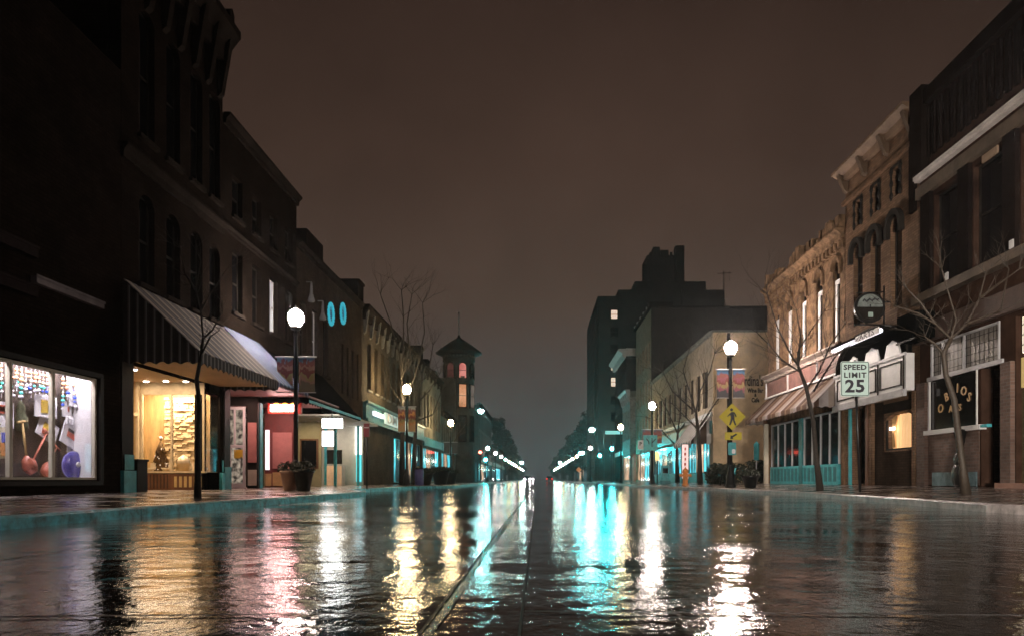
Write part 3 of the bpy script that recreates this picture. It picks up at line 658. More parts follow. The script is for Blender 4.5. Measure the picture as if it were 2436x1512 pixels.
awning('awning', 'short awning with blue, white and green stripes next to the big grey one', XL, -1, -8.05, 22.1, 25.05, 5.3, 3.52, 3.36,
       stripes('blue_white_stripe', [(0, (.08, .08, .25)), (.3, (.6, .6, .7)), (.5, (.1, .1, .3)), (.8, (.05, .25, .18))], .34), scal=.2)
awning('awning', 'long black awning with a pale teal edge beyond the left lamp', XL, -1, -8.05, 25.1, 32.4, 5.2, 3.30, 3.14, M_blackcloth, scal=.3, edge=M_teal)
# L3 wreath building with the lit ticket entry
b = thing('wreath_building', 'dark building on the left carrying two teal lit wreaths', 'building', (XL, 34.3, .2))
yw = [29.4, 31.0, 32.6]
H3 = [(y, y+.8, 5.3, 7.9) for y in yw] + [(y, y+.35, 4.8, 7.3) for y in (35.6, 36.6, 37.6, 38.6)]
w = MB(); fwall(w, XL, -1, 29, 39.7, 3.5, 10.2, H3, .3); w.box(XL-.31, XL-14, 29, 39.7, 3.5, 9.9); w.box(XL-2.6, XL-14, 29, 39.7, .15, 3.5)
w.build('wall', M_brown, b)
for i, h in enumerate(H3): window(b, XL, -1, h, M_dkframe if i != 1 else M_white, M_pane, sill=M_drkstone if i < 3 else None)
cornice(b, XL, -1, 29.06, 39.75, 10.25, .3, .18, M_drkstone)
s = MB(); s.box(XL+.1, XL-.9, 38.6, 39.72, 10.26, 11.2); s.box(XL+.16, XL-.96, 38.54, 39.78, 11.2, 11.32); s.build('end_pier', M_dkbrick, b)
s = MB(); s.box(XL-.1, XL-1.2, 30.6, 32.9, 10.26, 11.25); s.build('chimney', M_dkbrick, b)
s = MB(); s.box(XL, XL-2.6, 32.3, 32.42, .2, 3.5); s.build('entry_wall', mat('tan_boarding', (.42, .34, .20), .6, var=.15), b)
s = MB()
for q in range(24): s.box(XL-.0, XL-2.6, 32.288, 32.299, .3+q*.125, .3+q*.125+.1)
s.build('boarding', mat('tan_boarding', (0, 0, 0)), b)
o = MB(); o.box(XL-.95, XL-.12, 32.24, 32.287, 1.0, 2.35); fr = o.build('window', M_wood, b)
o = MB(); o.box(XL-.87, XL-.2, 32.22, 32.239, 1.08, 2.27); o.build('pane', M_pane, fr)
s = MB(); s.box(XL+1.7, XL-2.4, 29.05, 32.25, 3.12, 3.17); s.build('soffit', M_cream, b)
lampobj('AREA', 'entry_light', b, (XL-.2, 30.8, 3.1), 45, (1, .85, .55), 1.2, None, 1.2)  # light added under the awning to brighten the tan boarding
s = MB(); s.box(XL+.1, XL-2.6, 39.5, 39.7, .2, 3.5); s.box(XL-2.55, XL-2.6, 32.42, 39.5, .2, 3.5); s.build('entry_wall', M_cream, b)
s = MB(); s.box(XL+.9, XL-2.6, 32.45, 39.7, 3.45, 3.55); s.build('soffit', M_cream, b)
for xa, yy in ((XL-1.9, 39.1), (XL-.12, 39.1), (XL+.02, 34.2)):
    s = MB(); s.box(xa, xa+.12, yy, yy+.12, .2, 3.45); s.build('post', M_teal, b)
s = MB(); s.box(XL-1.5, XL-.7, 38.2, 38.9, .2, 1.25); s.build('ticket_counter', mat('peach_panel', (.75, .52, .36), .5), b)
s = MB(); s.box(XL-1.5, XL-.7, 38.25, 38.3, 1.35, 2.1); s.build('ticket_window', M_pane, b)
s = MB(); s.box(XL-1.72, XL-1.0, 38.1, 38.2, 2.3, 3.1); s.build('screen', emis('screen_white', (.95, .92, 1), 4), b)
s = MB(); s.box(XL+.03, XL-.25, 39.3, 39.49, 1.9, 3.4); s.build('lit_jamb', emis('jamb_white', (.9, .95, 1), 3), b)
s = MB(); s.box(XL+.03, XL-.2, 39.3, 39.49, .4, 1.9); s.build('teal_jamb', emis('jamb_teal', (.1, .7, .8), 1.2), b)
lampobj('AREA', 'entry_light', b, (XL-1.0, 36.5, 3.42), 120, (1, .84, .60), 1.6, None, 3)
for ya, zz in ((33.5, 8.25), (35.55, 8.75)):
    t = thing('wreath', ('nearer and lower' if ya < 34 else 'farther and higher') + ' of the two teal lit wreaths on the dark facade', 'wreath', (XL+.08, ya, zz))
    s = MB()
    for k in range(32):
        a = 2*math.pi*k/32; r = .36 + (.03 if k % 2 else 0); s.ball((XL+.10, ya+math.cos(a)*r, zz+math.sin(a)*r*1.25), .075, 6, 4)
    s.build('ring', emis('wreath_teal', (.03, .32, .40), .9), t)
    s = MB(); s.ball((XL+.06, ya, zz), .27, 14, 8, .15, 1, 1.25); s.build('centre', emis('violet_centre', (.02, .025, .10), .4), t)
for ya, zz in ((30.2, 8.0), (31.8, 7.6)):
    s = MB(); s.lathe([(.13, 0), (.15, .05), (.07, .35), (.04, .8), (.02, .85)], XL+.22, ya, 12, zz); s.box(XL, XL+.22, ya-.02, ya+.02, zz+.82, zz+.86)
    tag(s.build('bell_ornament', mat('dull_bell', (.2, .2, .21), .6), loc=(XL+.2, ya, zz)), 'pale bell shaped winter ornament hung on the facade %s the wreaths' % ('farther left of' if ya < 31 else 'just left of'), 'ornament')
t = thing('hanging_sign', 'small glowing white sign box hanging under the black awning edge', 'sign', (-8.1, 28.3, 2.5))
s = MB(); s.box(-8.55, -7.78, 28.3, 28.45, 2.56, 2.93); s.build('light_panel', emis('hangsign_white', (.95, 1, .97), 16), t)
s = MB(); s.box(-8.57, -7.76, 28.31, 28.44, 2.93, 2.96); s.box(-8.2, -8.17, 28.36, 28.40, 2.96, 3.28); s.build('hanger', M_black, t)
# L4 long building with teal sign band
b = thing('long_brick_building', 'long two storey brick building with many tall windows above a teal shop front sign', 'building', (XL, 50, .2))
n4 = 11; H4 = [(41.0 + i*1.75, 41.9 + i*1.75, 5.7, 8.4) for i in range(n4)]
w = MB(); fwall(w, XL, -1, 39.7, 60.5, .15, 9.95, H4 + [(48.5, 60.2, .3, 3.4)], .3); w.box(XL-.31, XL-14, 39.75, 60.5, 3.5, 9.7); w.box(XL-1.2, XL-14, 39.75, 60.5, .15, 3.5); w.box(XL-.31, XL-1.2, 39.75, 48.4, .15, 3.5)
M_mid = brick('mid_brown_brick', (.085, .066, .046), (.06, .047, .034), (.05, .04, .03), sp=.1)  # medium brown brick tone
w.build('wall', M_mid, b)
for h in H4: window(b, XL, -1, h, M_mid, M_pane, sill=M_greystone)
cornice(b, XL, -1, 39.9, 60.5, 10.3, .8, .4, M_drkstone, 14, bm=M_greystone)
s = MB(); s.box(XL+.18, XL, 40.0, 60.3, 3.9, 4.9); s.box(XL+.3, XL+.18, 39.95, 60.35, 4.8, 4.95); s.box(XL+.3, XL+.18, 39.95, 60.35, 3.75, 3.95); s.build('fascia', M_tealdk, b)
t = thing('shop_sign', 'pale shop sign board with raised letters on the teal band of the left building', 'sign', (XL+.2, 48, 4.3))
s = MB(); s.box(XL+.27, XL+.19, 44.6, 51.5, 4.02, 4.72); s.build('sign_board', emis('signboard_glow', (.55, .72, .70), .5), t)
text_mesh('lettering', 'DMTC', .85, M_white, t, (XL+.285, 48, 4.36), (0, -1, 0) if False else (0, 1, 0), (0, 0, 1), .02, font_scale_x=2.4, thick=.012)
s = MB(); s.box(XL+.32, XL+.19, 41.5, 44.0, 4.25, 4.5); s.build('light_bar', emis('bar_white', (.9, .95, 1), 1.5), b)
M_tl1 = litpane('teal_lit_glass', (.01, .05, .06), (.08, .50, .58), 2.4, 1.6, .35); M_tl2 = litpane('warm_lit_glass', (.06, .04, .02), (.8, .5, .32), 1.2, 1.5, .4)
M_dimteal = litpane('dim_teal_glass', (.004, .008, .01), (.03, .10, .12), .8, 1.6, .5)
for i, (ya, yb, m_) in enumerate(((48.6, 50.2, M_tl1), (50.3, 52.4, M_dimteal), (52.5, 54.2, M_tl1), (54.3, 56, M_tl2), (56.1, 58.2, M_tl1), (58.3, 60.1, M_dimteal))):
    window(b, XL, -1, (ya, yb, .3, 3.4), M_tealdk, m_, rails=0, mulls=1)
# L5, L6
def simple_block(name, label, X, side, y0, y1, H, wm, nwin, z2, fronts, depth=14, cm=None, win_m=None, cor=.35, fm=None, wy=(.25,), rows=1, rowh=3.2, brackets=0):
    b = thing(name, label, 'building', (X, (y0+y1)/2, .2))
    st = (y1-y0-.6)/nwin; hs = []
    for r in range(rows):
        hs += [(y0+.3+i*st+st*.22, y0+.3+i*st+st*.78, z2[0]+r*rowh, z2[1]+r*rowh) for i in range(nwin)]
    g = [(y0+.35, y1-.35, .35, 3.3)]
    w = MB(); fwall(w, X, side, y0, y1, .15, H, hs+g, .3); w.box(X+side*.31, X+side*depth, y0, y1, 3.4, H-.3); w.box(X+side*.6, X+side*depth, y0, y1, .15, 3.4)
    w.build('wall', wm, b)
    for i, h in enumerate(hs): window(b, X, side, h, M_dkframe, (win_m[i] if win_m and i in win_m else M_pane))
    cornice(b, X, side, y0+.05, y1, H+.1, .5, cor, cm or M_drkstone, brackets)
    n = len(fronts)
    for i, m_ in enumerate(fronts):
        a = y0+.35 + (y1-y0-.7)*i/n; c = y0+.35 + (y1-y0-.7)*(i+1)/n
        window(b, X, side, (a, c, .35, 3.3), fm or M_tealdk, m_, rails=0, mulls=1)
    s = MB(); s.box(X-side*.15, X, y0+.1, y1-.1, 3.45, 4.2); s.build('fascia', fm or M_tealdk, b)
    return b
simple_block('brick_shop', 'two storey grey shop building with twin chimneys before the corner tower', XL, -1, 60.6, 72, 10.2, mat('mottled_stone', (.17, .155, .12), .8, var=.6, vs=.8, bump=.6, bs=4), 6, (5.2, 8.2), [M_tl1, M_tl2, M_dimteal, M_tl1], brackets=6)
for y in (63.5, 67): 
    s = MB(); s.box(XL-.6, XL-1.8, y, y+1.1, 10, 12.2 if y < 65 else 11.6); s.box(XL-.5, XL-1.9, y-.1, y+1.2, (12.2 if y < 65 else 11.6), (12.4 if y < 65 else 11.8))
    s.build('chimney', M_dkbrick, bpy.data.objects['brick_shop'])
simple_block('corner_shop', 'low shop with lit windows tight against the corner tower building', XL, -1, 72.1, 84.6, 7.4, mat('olive_render', (.12, .115, .085), .8, var=.4), 7, (4.6, 6.3), [M_tl1, M_tl2, M_tl1, M_dimteal])
# Tower building
b = thing('corner_tower_building', 'dark stone corner building with a round turret, conical roof and flagpole', 'building', (XL, 88, .2))
w = MB(); w.box(XL-.1, XL-16, 84.8, 88.5, .15, 12.6); w.box(XL-.8, XL-16, 84.8, 90.5, .15, 11.8); w.box(XL-2.5, XL-5, 85.5, 88, 12.6, 13.6); w.build('wall', M_greystone if False else mat('dark_grey_stone', (.085, .085, .075), .8, var=.5, vs=.9, bump=.6, bs=3), b)
TX, TY = -9.75, 88.0
s = MB(); s.lathe([(1.95, .1), (1.95, 3.0), (2.05, 3.1), (2.05, 3.4), (1.85, 3.5), (1.85, 12.6), (1.95, 12.7), (1.95, 13.0), (1.85, 13.1), (1.85, 14.9), (2.0, 15.0), (2.0, 15.25), (1.85, 15.4), (1.85, 16.0)], TX, TY, 28)
tw = s.build('turret', mat('dark_grey_stone', (0, 0, 0)), b)
s = MB(); s.lathe([(1.9, 15.6), (2.8, 15.95), (2.85, 16.07), (1.4, 17.15), (.2, 17.95), (.08, 18.3)], TX, TY, 28); s.build('roof', M_roof, b)
s = MB(); s.tube([(TX, TY, 18.25), (TX, TY, 21.0)], .06, 8); s.ball((TX, TY, 21.0), .12); s.build('flagpole', M_lgrey, b)
s = MB()
for k in range(28):
    a = 2*math.pi*k/28; s.box(TX+math.cos(a)*1.93-.08, TX+math.cos(a)*1.93+.08, TY+math.sin(a)*1.93-.08, TY+math.sin(a)*1.93+.08, 15.42, 15.95)
s.build('crenellation', M_greystone, tw)
M_towerred = litpane('red_lit_window', (.5, .14, .12), (.65, .24, .2), 1.0, 1); M_towerorg = litpane('orange_lit_window', (.62, .27, .13), (.80, .42, .24), .9, .8)
def curved_window(ang, za, zb, wdt, mp, arch):
    c = Vector((math.sin(ang), -math.cos(ang), 0)); tt = Vector((math.cos(ang), math.sin(ang), 0)); o = Vector((TX, TY, 0))
    def ring(wd, r0, r1, z0, z1, m, nm, par):
        pts = [(-wd, z0), (wd, z0)] + ([(wd*math.cos(math.pi*i/8), z1-wd+wd*math.sin(math.pi*i/8)) for i in range(9)] if arch else [(wd, z1), (-wd, z1)])
        vs = [o+c*r0+tt*u+Vector((0, 0, z)) for u, z in pts] + [o+c*r1+tt*u+Vector((0, 0, z)) for u, z in pts]; n = len(pts)
        q = MB(); q.idx(vs, [tuple(range(n)), tuple(range(n, 2*n))[::-1]] + [(i, (i+1) % n, n+(i+1) % n, n+i) for i in range(n)]); return q.build(nm, m, par)
    f = ring(wdt+.12, 1.70, 1.90, za-.12, zb+.12, M_drkstone, 'window', b)
    ring(wdt, 1.905, 1.93, za, zb, mp, 'pane', f)
    q = MB(); z = (za+zb)/2; p = o+c*1.95; q.tube([p-tt*wdt+Vector((0, 0, z)), p+tt*wdt+Vector((0, 0, z))], .03, 5); q.build('rail', M_drkstone, f)
for ang, m1, m2 in ((.35, M_towerred, M_towerorg), (-.45, litpane('dim_red_window', (.05, .015, .012), (.09, .03, .025), 1, 1), M_towerorg), (1.15, M_pane, litpane('dim_warm_window', (.08, .06, .05), (.16, .13, .11), 1, 1)), (-1.2, M_pane, M_pane)):
    curved_window(ang, 12.8-.0, 14.6, .42, m1, True); curved_window(ang, 9.3, 12.0, .42 if ang != -.45 else .3, m2, False)
    curved_window(ang, 5.2, 8.2, .4, M_pane, False)
# beyond the crossing, left
simple_block('far_brick_building', 'tall flat roofed building on the left beyond the crossing', XL, -1, 118, 150, 13.2, mat('blue_grey_brick', (.06, .07, .07), .8, var=.3), 10, (5.5, 8.6), [M_tl1, M_tl2, M_dimteal, M_tl1, M_dimteal], rows=2, rowh=3.6)
simple_block('far_low_building', 'low far building at the end of the left row under the trees', XL, -1, 152, 205, 8.0, mat('blue_grey_brick', (0, 0, 0)), 12, (4.6, 6.8), [M_dimteal, M_tl1, M_dimteal])

# ================================================================== RIGHT SIDE
# R0 nearest dark building
M_r0 = mat('dark_brown_stone', (.050, .028, .020), .8, spec=0, var=.35, vs=2, bump=.5, bs=12)
M_r0b = mat('dark_pier', (.016, .011, .009), .8, spec=0, var=.3)
M_rbrick = brick('red_brown_brick', (.17, .098, .075), (.10, .058, .045), (.15, .125, .11))
b = thing('dark_parapet_building', 'nearest building on the right, dark, ribbed parapet above a long pale ledge', 'building', (XR, 15, .3))
ups = [(8.6 + i*1.95, 9.95 + i*1.95, 6.35, 9.1) for i in range(7)]
gl = [(19.5, 21.95, 2.0, 3.5), (18.55, 21.8, 3.62, 4.62), (18.4, 19.35, .32, 3.5), (17.0, 17.95, .32, 4.6), (10, 16.4, 1.0, 4.2)]
w = MB(); fwall(w, XR, 1, 6, 22.45, .25, 12.3, ups + gl, .35)
w.box(XR+.36, XR+14, 6, 22.45, 4.7, 12.0); w.box(XR+2.6, XR+14, 6, 22.45, .25, 4.7); w.build('wall', M_r0, b)
for i, h in enumerate(ups): window(b, XR, 1, h, M_dkframe, M_pane, sill=None)
s = MB()
for i in range(8):
    y = 8.05 + i*1.95; s.box(XR-.12, XR-.001, y, y+.5, 6.3, 9.3)
s.build('pilasters', M_r0b, b)
s = MB(); s.box(XR-.20, XR-.001, 6, 22.5, 9.86, 9.98); s.box(XR-.17, XR-.001, 6, 22.48, 9.80, 9.858); s.build('ledge', mat('pale_stone_ledge', (.60, .55, .53), .6, var=.25), b)
s = MB(); s.box(XR-.15, XR-.002, 6, 22.46, 9.25, 9.6); s.build('frieze', mat('brown_stone_band', (.12, .085, .06), .7, var=.4), b)
s = MB()
for i in range(48): y = 6.2 + i*.34; s.box(XR-.09, XR-.001, y, y+.14, 10.35, 11.9)
s.build('parapet_ribs', M_r0b, b)
s = MB(); s.box(XR-.2, XR, 6, 22.5, 12.0, 12.42); s.box(XR-.26, XR+.3, 21.9, 22.6, 9.99, 12.6); s.box(XR-.1, XR+.5, 22.62, 22.95, 9.0, 12.55); s.build('coping', M_r0b, b)
s = MB(); s.box(XR-.28, XR-.001, 6, 22.48, 5.95, 6.2); s.build('sill_band', mat('brown_stone_band', (0, 0, 0)), b)
s = MB(); s.box(XR-.16, XR-.001, 8, 22.44, 4.72, 5.3); s.build('shop_cornice', mat('brown_frieze', (.085, .052, .042), .7, var=.3), b)
s = MB()
for y in (14.1, 17.6, 20.4): s.box(XR-.3, XR-.281, y, y+.16, 6.21, 6.42)
s.build('lamp_box', M_white, b)
o = MB(); o.box(XR-.05, XR-.002, 18.6, 19.25, 9.0, 9.2); o.box(XR-.05, XR-.002, 15.2, 15.9, 8.8, 9.0); o.build('lintel_stone', mat('tan_lintel', (.32, .22, .15), .7), b)
# its shop front
M_prism = mat('prism_glass', (.20, .18, .17), .25, var=.35, vs=5, bump=.4, bs=12)
f = MB(); x = XR-.03
for y in (18.55, 20.1, 21.15, 21.74): f.box(x, x+.06, y, y+.06, 3.62, 4.62)
f.box(x+.002, x+.058, 18.61, 21.8, 4.56, 4.62); f.box(x-.03, x+.05, 18.4, 21.95, 3.5, 3.62); tr = f.build('transom_window', M_lgrey, b)
s = MB(); s.box(XR+.03, XR+.05, 18.6, 21.78, 3.62, 4.56); s.build('pane', M_prism, tr)
s = MB()
for i in range(16): s.box(XR+.022, XR+.029, 18.66+i*.2, 18.675+i*.2, 3.63, 4.55)
for i in range(4): s.box(XR+.020, XR+.0275, 18.62, 21.76, 3.75+i*.22, 3.765+i*.22)
s.build('came', M_dkframe, tr)
f = MB(); f.box(x, x+.06, 21.89, 21.95, 2.0, 3.5); f.box(x, x+.06, 19.5, 19.54, 2.0, 3.5); fr = f.build('window', M_white, b)
s = MB(); s.box(XR+.05, XR+.056, 19.54, 21.9, 2.0, 3.5); s.build('pane', M_pane, fr)
s = MB(); s.box(XR-.14, XR+.05, 19.2, 22.0, 1.86, 1.995); s.build('sill', M_white, fr)
s = MB(); s.box(XR-.13, XR-.001, 18.9, 19.19, 1.9, 1.98); s.build('pipe_end', M_teal, fr)
M_goldleaf = mat('gold_leaf', (.60, .36, .17), .35, var=.2)
arc = [(21.35, 2.62, 'O', -.5), (21.05, 2.93, 'B', -.3), (20.77, 3.08, 'L', -.1), (20.5, 3.12, 'I', .05), (20.2, 3.0, 'O', .25), (19.95, 2.8, 'S', .45)]
lt = []
for y, z, ch, a in arc:
    text_mesh('gilt_letter', ch, .36, M_goldleaf, fr, (XR+.03, y, z), (0, -math.cos(a), -math.sin(a)), (0, -math.sin(a), math.cos(a)), .006, thick=.006)
text_mesh('gilt_letter', 'ARTS', .26, M_goldleaf, fr, (XR+.03, 20.62, 2.56), (0, -1, 0), (0, 0, 1), .006, thick=.01)
s = MB(); s.box(XR-.012, XR-.001, 19.42, 21.96, .35, 1.855); s.build('bulkhead', M_rbrick, b)
s = MB(); s.box(XR-.04, XR-.013, 19.5, 21.7, .32, .72); s.build('base_panel', mat('blue_grey_base', (.16, .24, .27), .5, var=.5, vs=4), b)
s = MB(); s.box(XR-.12, XR-.001, 17.98, 18.38, .3, 3.49); s.build('brick_pier', M_rbrick, b)
s = MB(); s.box(XR-.12, XR-.001, 21.97, 22.44, .3, 3.49); s.build('brick_pier', M_rbrick, b)
s = MB(); s.box(XR+1.2, XR+1.25, 18.4, 19.4, .3, 3.5); s.build('recessed_door', M_dkframe, b)
s = MB(); s.box(XR-.25, XR+.2, 16.6, 18.4, .28, .42); s.build('step', mat('red_brown_step', (.30, .16, .12), .5), b)
s = MB(); s.box(XR+.1, XR+.14, 17.35, 17.85, 3.66, 4.55); fr = s.build('upper_light', emis('transom_glow', (1, .86, .66), 1.5), b)
s = MB()
for q in range(5): s.box(XR+.09, XR+.099, 17.4+q*.1, 17.415+q*.1, 3.68, 4.53)
for q in range(3): s.box(XR+.088, XR+.0985, 17.36, 17.84, 3.85+q*.25, 3.87+q*.25)
s.build('came', M_dkframe, fr)
s = MB(); s.box(XR+.1, XR+.14, 17.3, 17.5, 2.9, 3.55); s.build('door_light', emis('transom_glow', (0, 0, 0), 0), b)
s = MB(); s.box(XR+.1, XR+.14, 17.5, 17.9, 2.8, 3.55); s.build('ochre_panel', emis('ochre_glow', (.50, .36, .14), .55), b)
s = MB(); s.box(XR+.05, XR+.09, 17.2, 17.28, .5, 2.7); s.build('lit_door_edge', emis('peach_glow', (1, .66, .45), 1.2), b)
s = MB(); s.box(XR+.15, XR+.2, 17.0, 17.95, .42, 2.75); s.build('door', mat('olive_door', (.10, .075, .04), .5), b)
s = MB(); s.box(XR+.02, XR+.1, 17.0, 17.14, .42, 4.6); s.build('door_post', M_lgrey, b)
t = thing('box_awning', 'plain black box awning between the pale transom and the arched marquee', 'awning', (XR, 22, 5))
s = MB(); s.box(XR-.75, XR-.17, 21.3, 22.4, 4.75, 5.55); s.build('cover', M_blackcloth, t)
s = MB(); s.box(XR-.78, XR-.751, 21.28, 22.42, 4.70, 4.76); s.build('edge_trim', M_dkframe, t)
# R1 tan building with ornate cornice and arched marquee
b = thing('ornate_brick_building', 'tan brick building on the right with bracketed cornice and three hooded windows', 'building', (XR, 25.5, .3))
yc = [23.95, 25.4, 26.8]
A1 = [(y-.38, y+.38, 6.3, 9.35, .38) for y in yc] + [(y-.30, y+.30, 10.0, 10.95) for y in yc]
G1 = [(22.8, 24.7, 1.5, 2.75, .3), (25.9, 27.3, .35, 3.2)]
w = MB(); fwall(w, XR, 1, 22.47, 27.9, .25, 12.2, A1 + G1, .35); w.box(XR+.36, XR+14, 22.47, 27.9, 4.0, 11.9); w.box(XR+1.2, XR+14, 22.47, 27.9, .25, 4.0); w.build('wall', M_tan, b)
for i, h in enumerate(A1):
    wn = window(b, XR, 1, h, M_dkframe, M_pane)
    if i < 3:
        s = MB(); m_ = (h[0]+h[1])/2; n = 10; ro_, ri = .56, .40; zc = h[3]-.38
        pts = [(m_-ro_*math.cos(math.pi*k/n), zc+ro_*math.sin(math.pi*k/n)*1.05) for k in range(n+1)] + [(m_+ri*math.cos(math.pi*k/n), zc+ri*math.sin(math.pi*k/n)) for k in range(n+1)]
        s.prism(pts, 'x', XR-.16, XR-.001); s.box(XR-.16, XR-.001, m_-ro_, m_-ri, zc-.28, zc-.001); s.box(XR-.16, XR-.001, m_+ri, m_+ro_, zc-.28, zc-.001); s.build('hood_mould', M_dkframe, wn)
    else:
        s = MB(); m_ = (h[0]+h[1])/2; 
        s.box(XR-.03, XR-.001, m_-.36, m_-.27, 9.95, 11.0); s.box(XR-.03, XR-.001, m_+.27, m_+.36, 9.95, 11.0); s.box(XR-.032, XR-.001, m_-.36, m_+.36, 10.98, 11.06)
        for zz in (10.1, 10.5, 10.9): s.ball((XR-.02, m_-.3, zz), .1, 6, 4, .6, 1, 1.4); s.ball((XR-.02, m_+.3, zz), .1, 6, 4, .6, 1, 1.4)
        s.build('carved_surround', M_dkframe, wn)
cornice(b, XR, 1, 22.6, 28.05, 12.45, .42, .50, mat('weathered_cornice', (.20, .125, .08), .7, var=.4), 4, bm=mat('cornice_bracket', (.10, .06, .035), .8))
s = MB(); s.box(XR-.14, XR-.001, 22.6, 27.95, 11.15, 11.3); s.build('string_course', M_tan, b)
s = MB(); s.box(XR-.06, XR-.002, 22.75, 24.78, 2.78, 3.1); s.build('arched_lintel', M_drkstone, b)
s = MB(); s.box(XR+.02, XR+.08, 22.8, 24.7, 1.5, 1.56); s.box(XR+.02, XR+.08, 22.8, 22.86, 1.56, 2.75); s.box(XR+.02, XR+.08, 24.64, 24.7, 1.56, 2.75); wn = s.build('window', M_dkframe, b)
s = MB(); n = 26
for i in range(n):
    y0_ = 22.86 + (1.78)*i/n; s.prism([(XR+.26 + .03*math.sin(i*1.9), y0_), (XR+.26 + .03*math.sin(i*1.9+1.9), y0_+1.78/n), (XR+.28 + .03*math.sin(i*1.9+1.9), y0_+1.78/n), (XR+.28+.03*math.sin(i*1.9), y0_)], 'z', 1.56, 2.72)
s.build('curtain', emis('curtain_glow', (.95, .58, .27), .75), wn)
s = MB(); s.prism([(22.9, 2.7), (23.3, 2.7), (23.05, 2.1), (23.15, 1.6), (22.9, 1.6)], 'x', XR+.18, XR+.22); s.prism([(24.6, 2.7), (24.2, 2.7), (24.45, 2.1), (24.35, 1.6), (24.6, 1.6)], 'x', XR+.18, XR+.22)
s.build('drape', mat('orange_drape', (.75, .45, .2), .7), wn)
s = MB(); s.box(XR+.10, XR+.15, 24.3, 24.62, 2.2, 2.3); s.build('candle_lamp', emis('candle', (1, .95, .9), 4), wn)
s = MB(); s.box(XR-.03, XR-.001, 22.8, 25.4, .3, 1.45); s.build('bulkhead', M_brown, b)
s = MB(); s.box(XR-.02, XR-.001, 24.8, 25.4, 1.452, 3.2); s.build('dark_panel', M_brown, b)
for y, m_ in ((22.5, M_tan), (25.45, M_tan), (25.72, M_wood)):
    s = MB(); s.box(XR-.14, XR-.001, y, y+.2, .3, 3.3); s.build('pilaster', m_, b)
s = MB(); s.box(XR+.6, XR+.65, 25.9, 27.3, .3, 3.2); s.build('recessed_door', M_dkframe, b)
s = MB(); s.box(XR-.08, XR+.02, 27.32, 27.46, .3, 3.2); s.build('post', M_teal, b)
# marquee
t = thing('arched_marquee', 'white panelled shop front marquee with a black arch and white fan shapes', 'sign', (XR-.3, 25, 3.2))
XM = XR-.42
s = MB(); s.box(XM, XR-.15, 22.5, 27.85, 3.32, 4.5); s.build('fascia', M_white, t)
s = MB(); s.box(XM-.10, XM-.001, 22.45, 27.9, 3.14, 3.36); s.box(XM-.06, XM-.001, 22.45, 27.9, 4.42, 4.52); s.build('moulding', M_lgrey, t)
for i in range(3):
    ya = 22.75 + i*1.72
    s = MB(); s.box(XM-.03, XM-.001, ya, ya+.05, 3.5, 4.3); s.box(XM-.03, XM-.001, ya+1.4, ya+1.45, 3.5, 4.3); s.box(XM-.03, XM-.001, ya+.05, ya+1.4, 4.25, 4.3); s.box(XM-.03, XM-.001, ya+.05, ya+1.4, 3.5, 3.55); s.build('panel_frame', M_dkframe, t)
    s = MB(); s.box(XM-.035, XM-.001, ya-.16, ya-.13, 3.36, 4.42); s.build('panel_joint', M_dkframe, t)
ma, ha, hz = 25.17, 2.68, 1.25; n = 24
s = MB(); s.prism([(ma-ha*math.cos(math.pi*k/n), 4.53+hz*math.sin(math.pi*k/n)**.8) for k in range(n+1)], 'x', XM+.06, XM+.2); s.build('arch_board', M_blackcloth, t)
s = MB()
for k in range(n):
    a0, a1 = math.pi*k/n, math.pi*(k+1)/n
    s.tube([(XM+.04, ma-ha*math.cos(a0), 4.53+hz*math.sin(a0)**.8), (XM+.04, ma-ha*math.cos(a1), 4.53+hz*math.sin(a1)**.8)], .035, 6, False)
s.build('arch_rim', M_dkframe, t)
for c_, wd, hh in ((23.4, .54, .50), (24.85, .60, .52), (26.3, .42, .48)):
    s = MB(); pts = [(c_-wd, 4.54)]
    for k in range(25):
        a = math.pi*k/24; r = 1 - .10*abs(math.sin(4*a)); pts.append((c_-wd*.95*math.cos(a)*r, 4.56+hh*math.sin(a)**.75*r))
    pts.append((c_+wd, 4.54)); s.prism(pts, 'x', XM+.01, XM+.058); s.build('fan_shape', M_white, t)
s = MB(); s.tube([(XM-.55, 23.0, 5.30), (XM-.55, 26.7, 5.30)], .075, 10); tb = s.build('fluorescent_tube', emis('marquee_tube', (.95, .92, 1), 1.6), t)
s = MB(); s.box(XM-.62, XM-.48, 22.9, 26.8, 5.39, 5.44)
for y in (23.2, 25.0, 26.6): s.box(XM-.56, XR, y, y+.03, 5.44, 5.47)
s.build('tube_bracket', M_blackcloth, t)
s = MB(); s.box(XM-.66, XM-.64, 22.9, 24.6, 5.20, 5.40); s.build('letter_board', M_white, t)
text_mesh('lettering', 'ARTS', .26, M_blk, t, (XM-.665, 23.75, 5.30), (0, -1, 0), (0, 0, 1), .004, font_scale_x=1.8)
# round projecting sign
t = thing('round_sign', 'round black and grey hanging sign on a bracket above the arched marquee', 'sign', (11.3, 24.3, 5.8))
def disc(mb, cx_, cz, r, y0_, y1_, a0=0, a1=2*math.pi, n=36):
    full = abs(a1-a0-2*math.pi) < 1e-6
    mb.prism([(cx_+r*math.cos(a0+(a1-a0)*k/n), cz+r*math.sin(a0+(a1-a0)*k/n)) for k in range(n if full else n+1)], 'y', y0_, y1_)
cxs, czs = 11.28, 6.34
s = MB(); disc(s, cxs, czs, .52, 24.28, 24.4); s.build('disc', M_black, t)
s = MB(); disc(s, cxs, czs+.02, .43, 24.262, 24.279, .0, math.pi); s.build('upper_face', mat('grey_sign_face', (.22, .25, .24), .4, var=.4, vs=7), t)
s = MB(); disc(s, cxs, czs+.0, .43, 24.265, 24.279, math.pi, 2*math.pi); s.build('lower_face', M_dkframe, t)
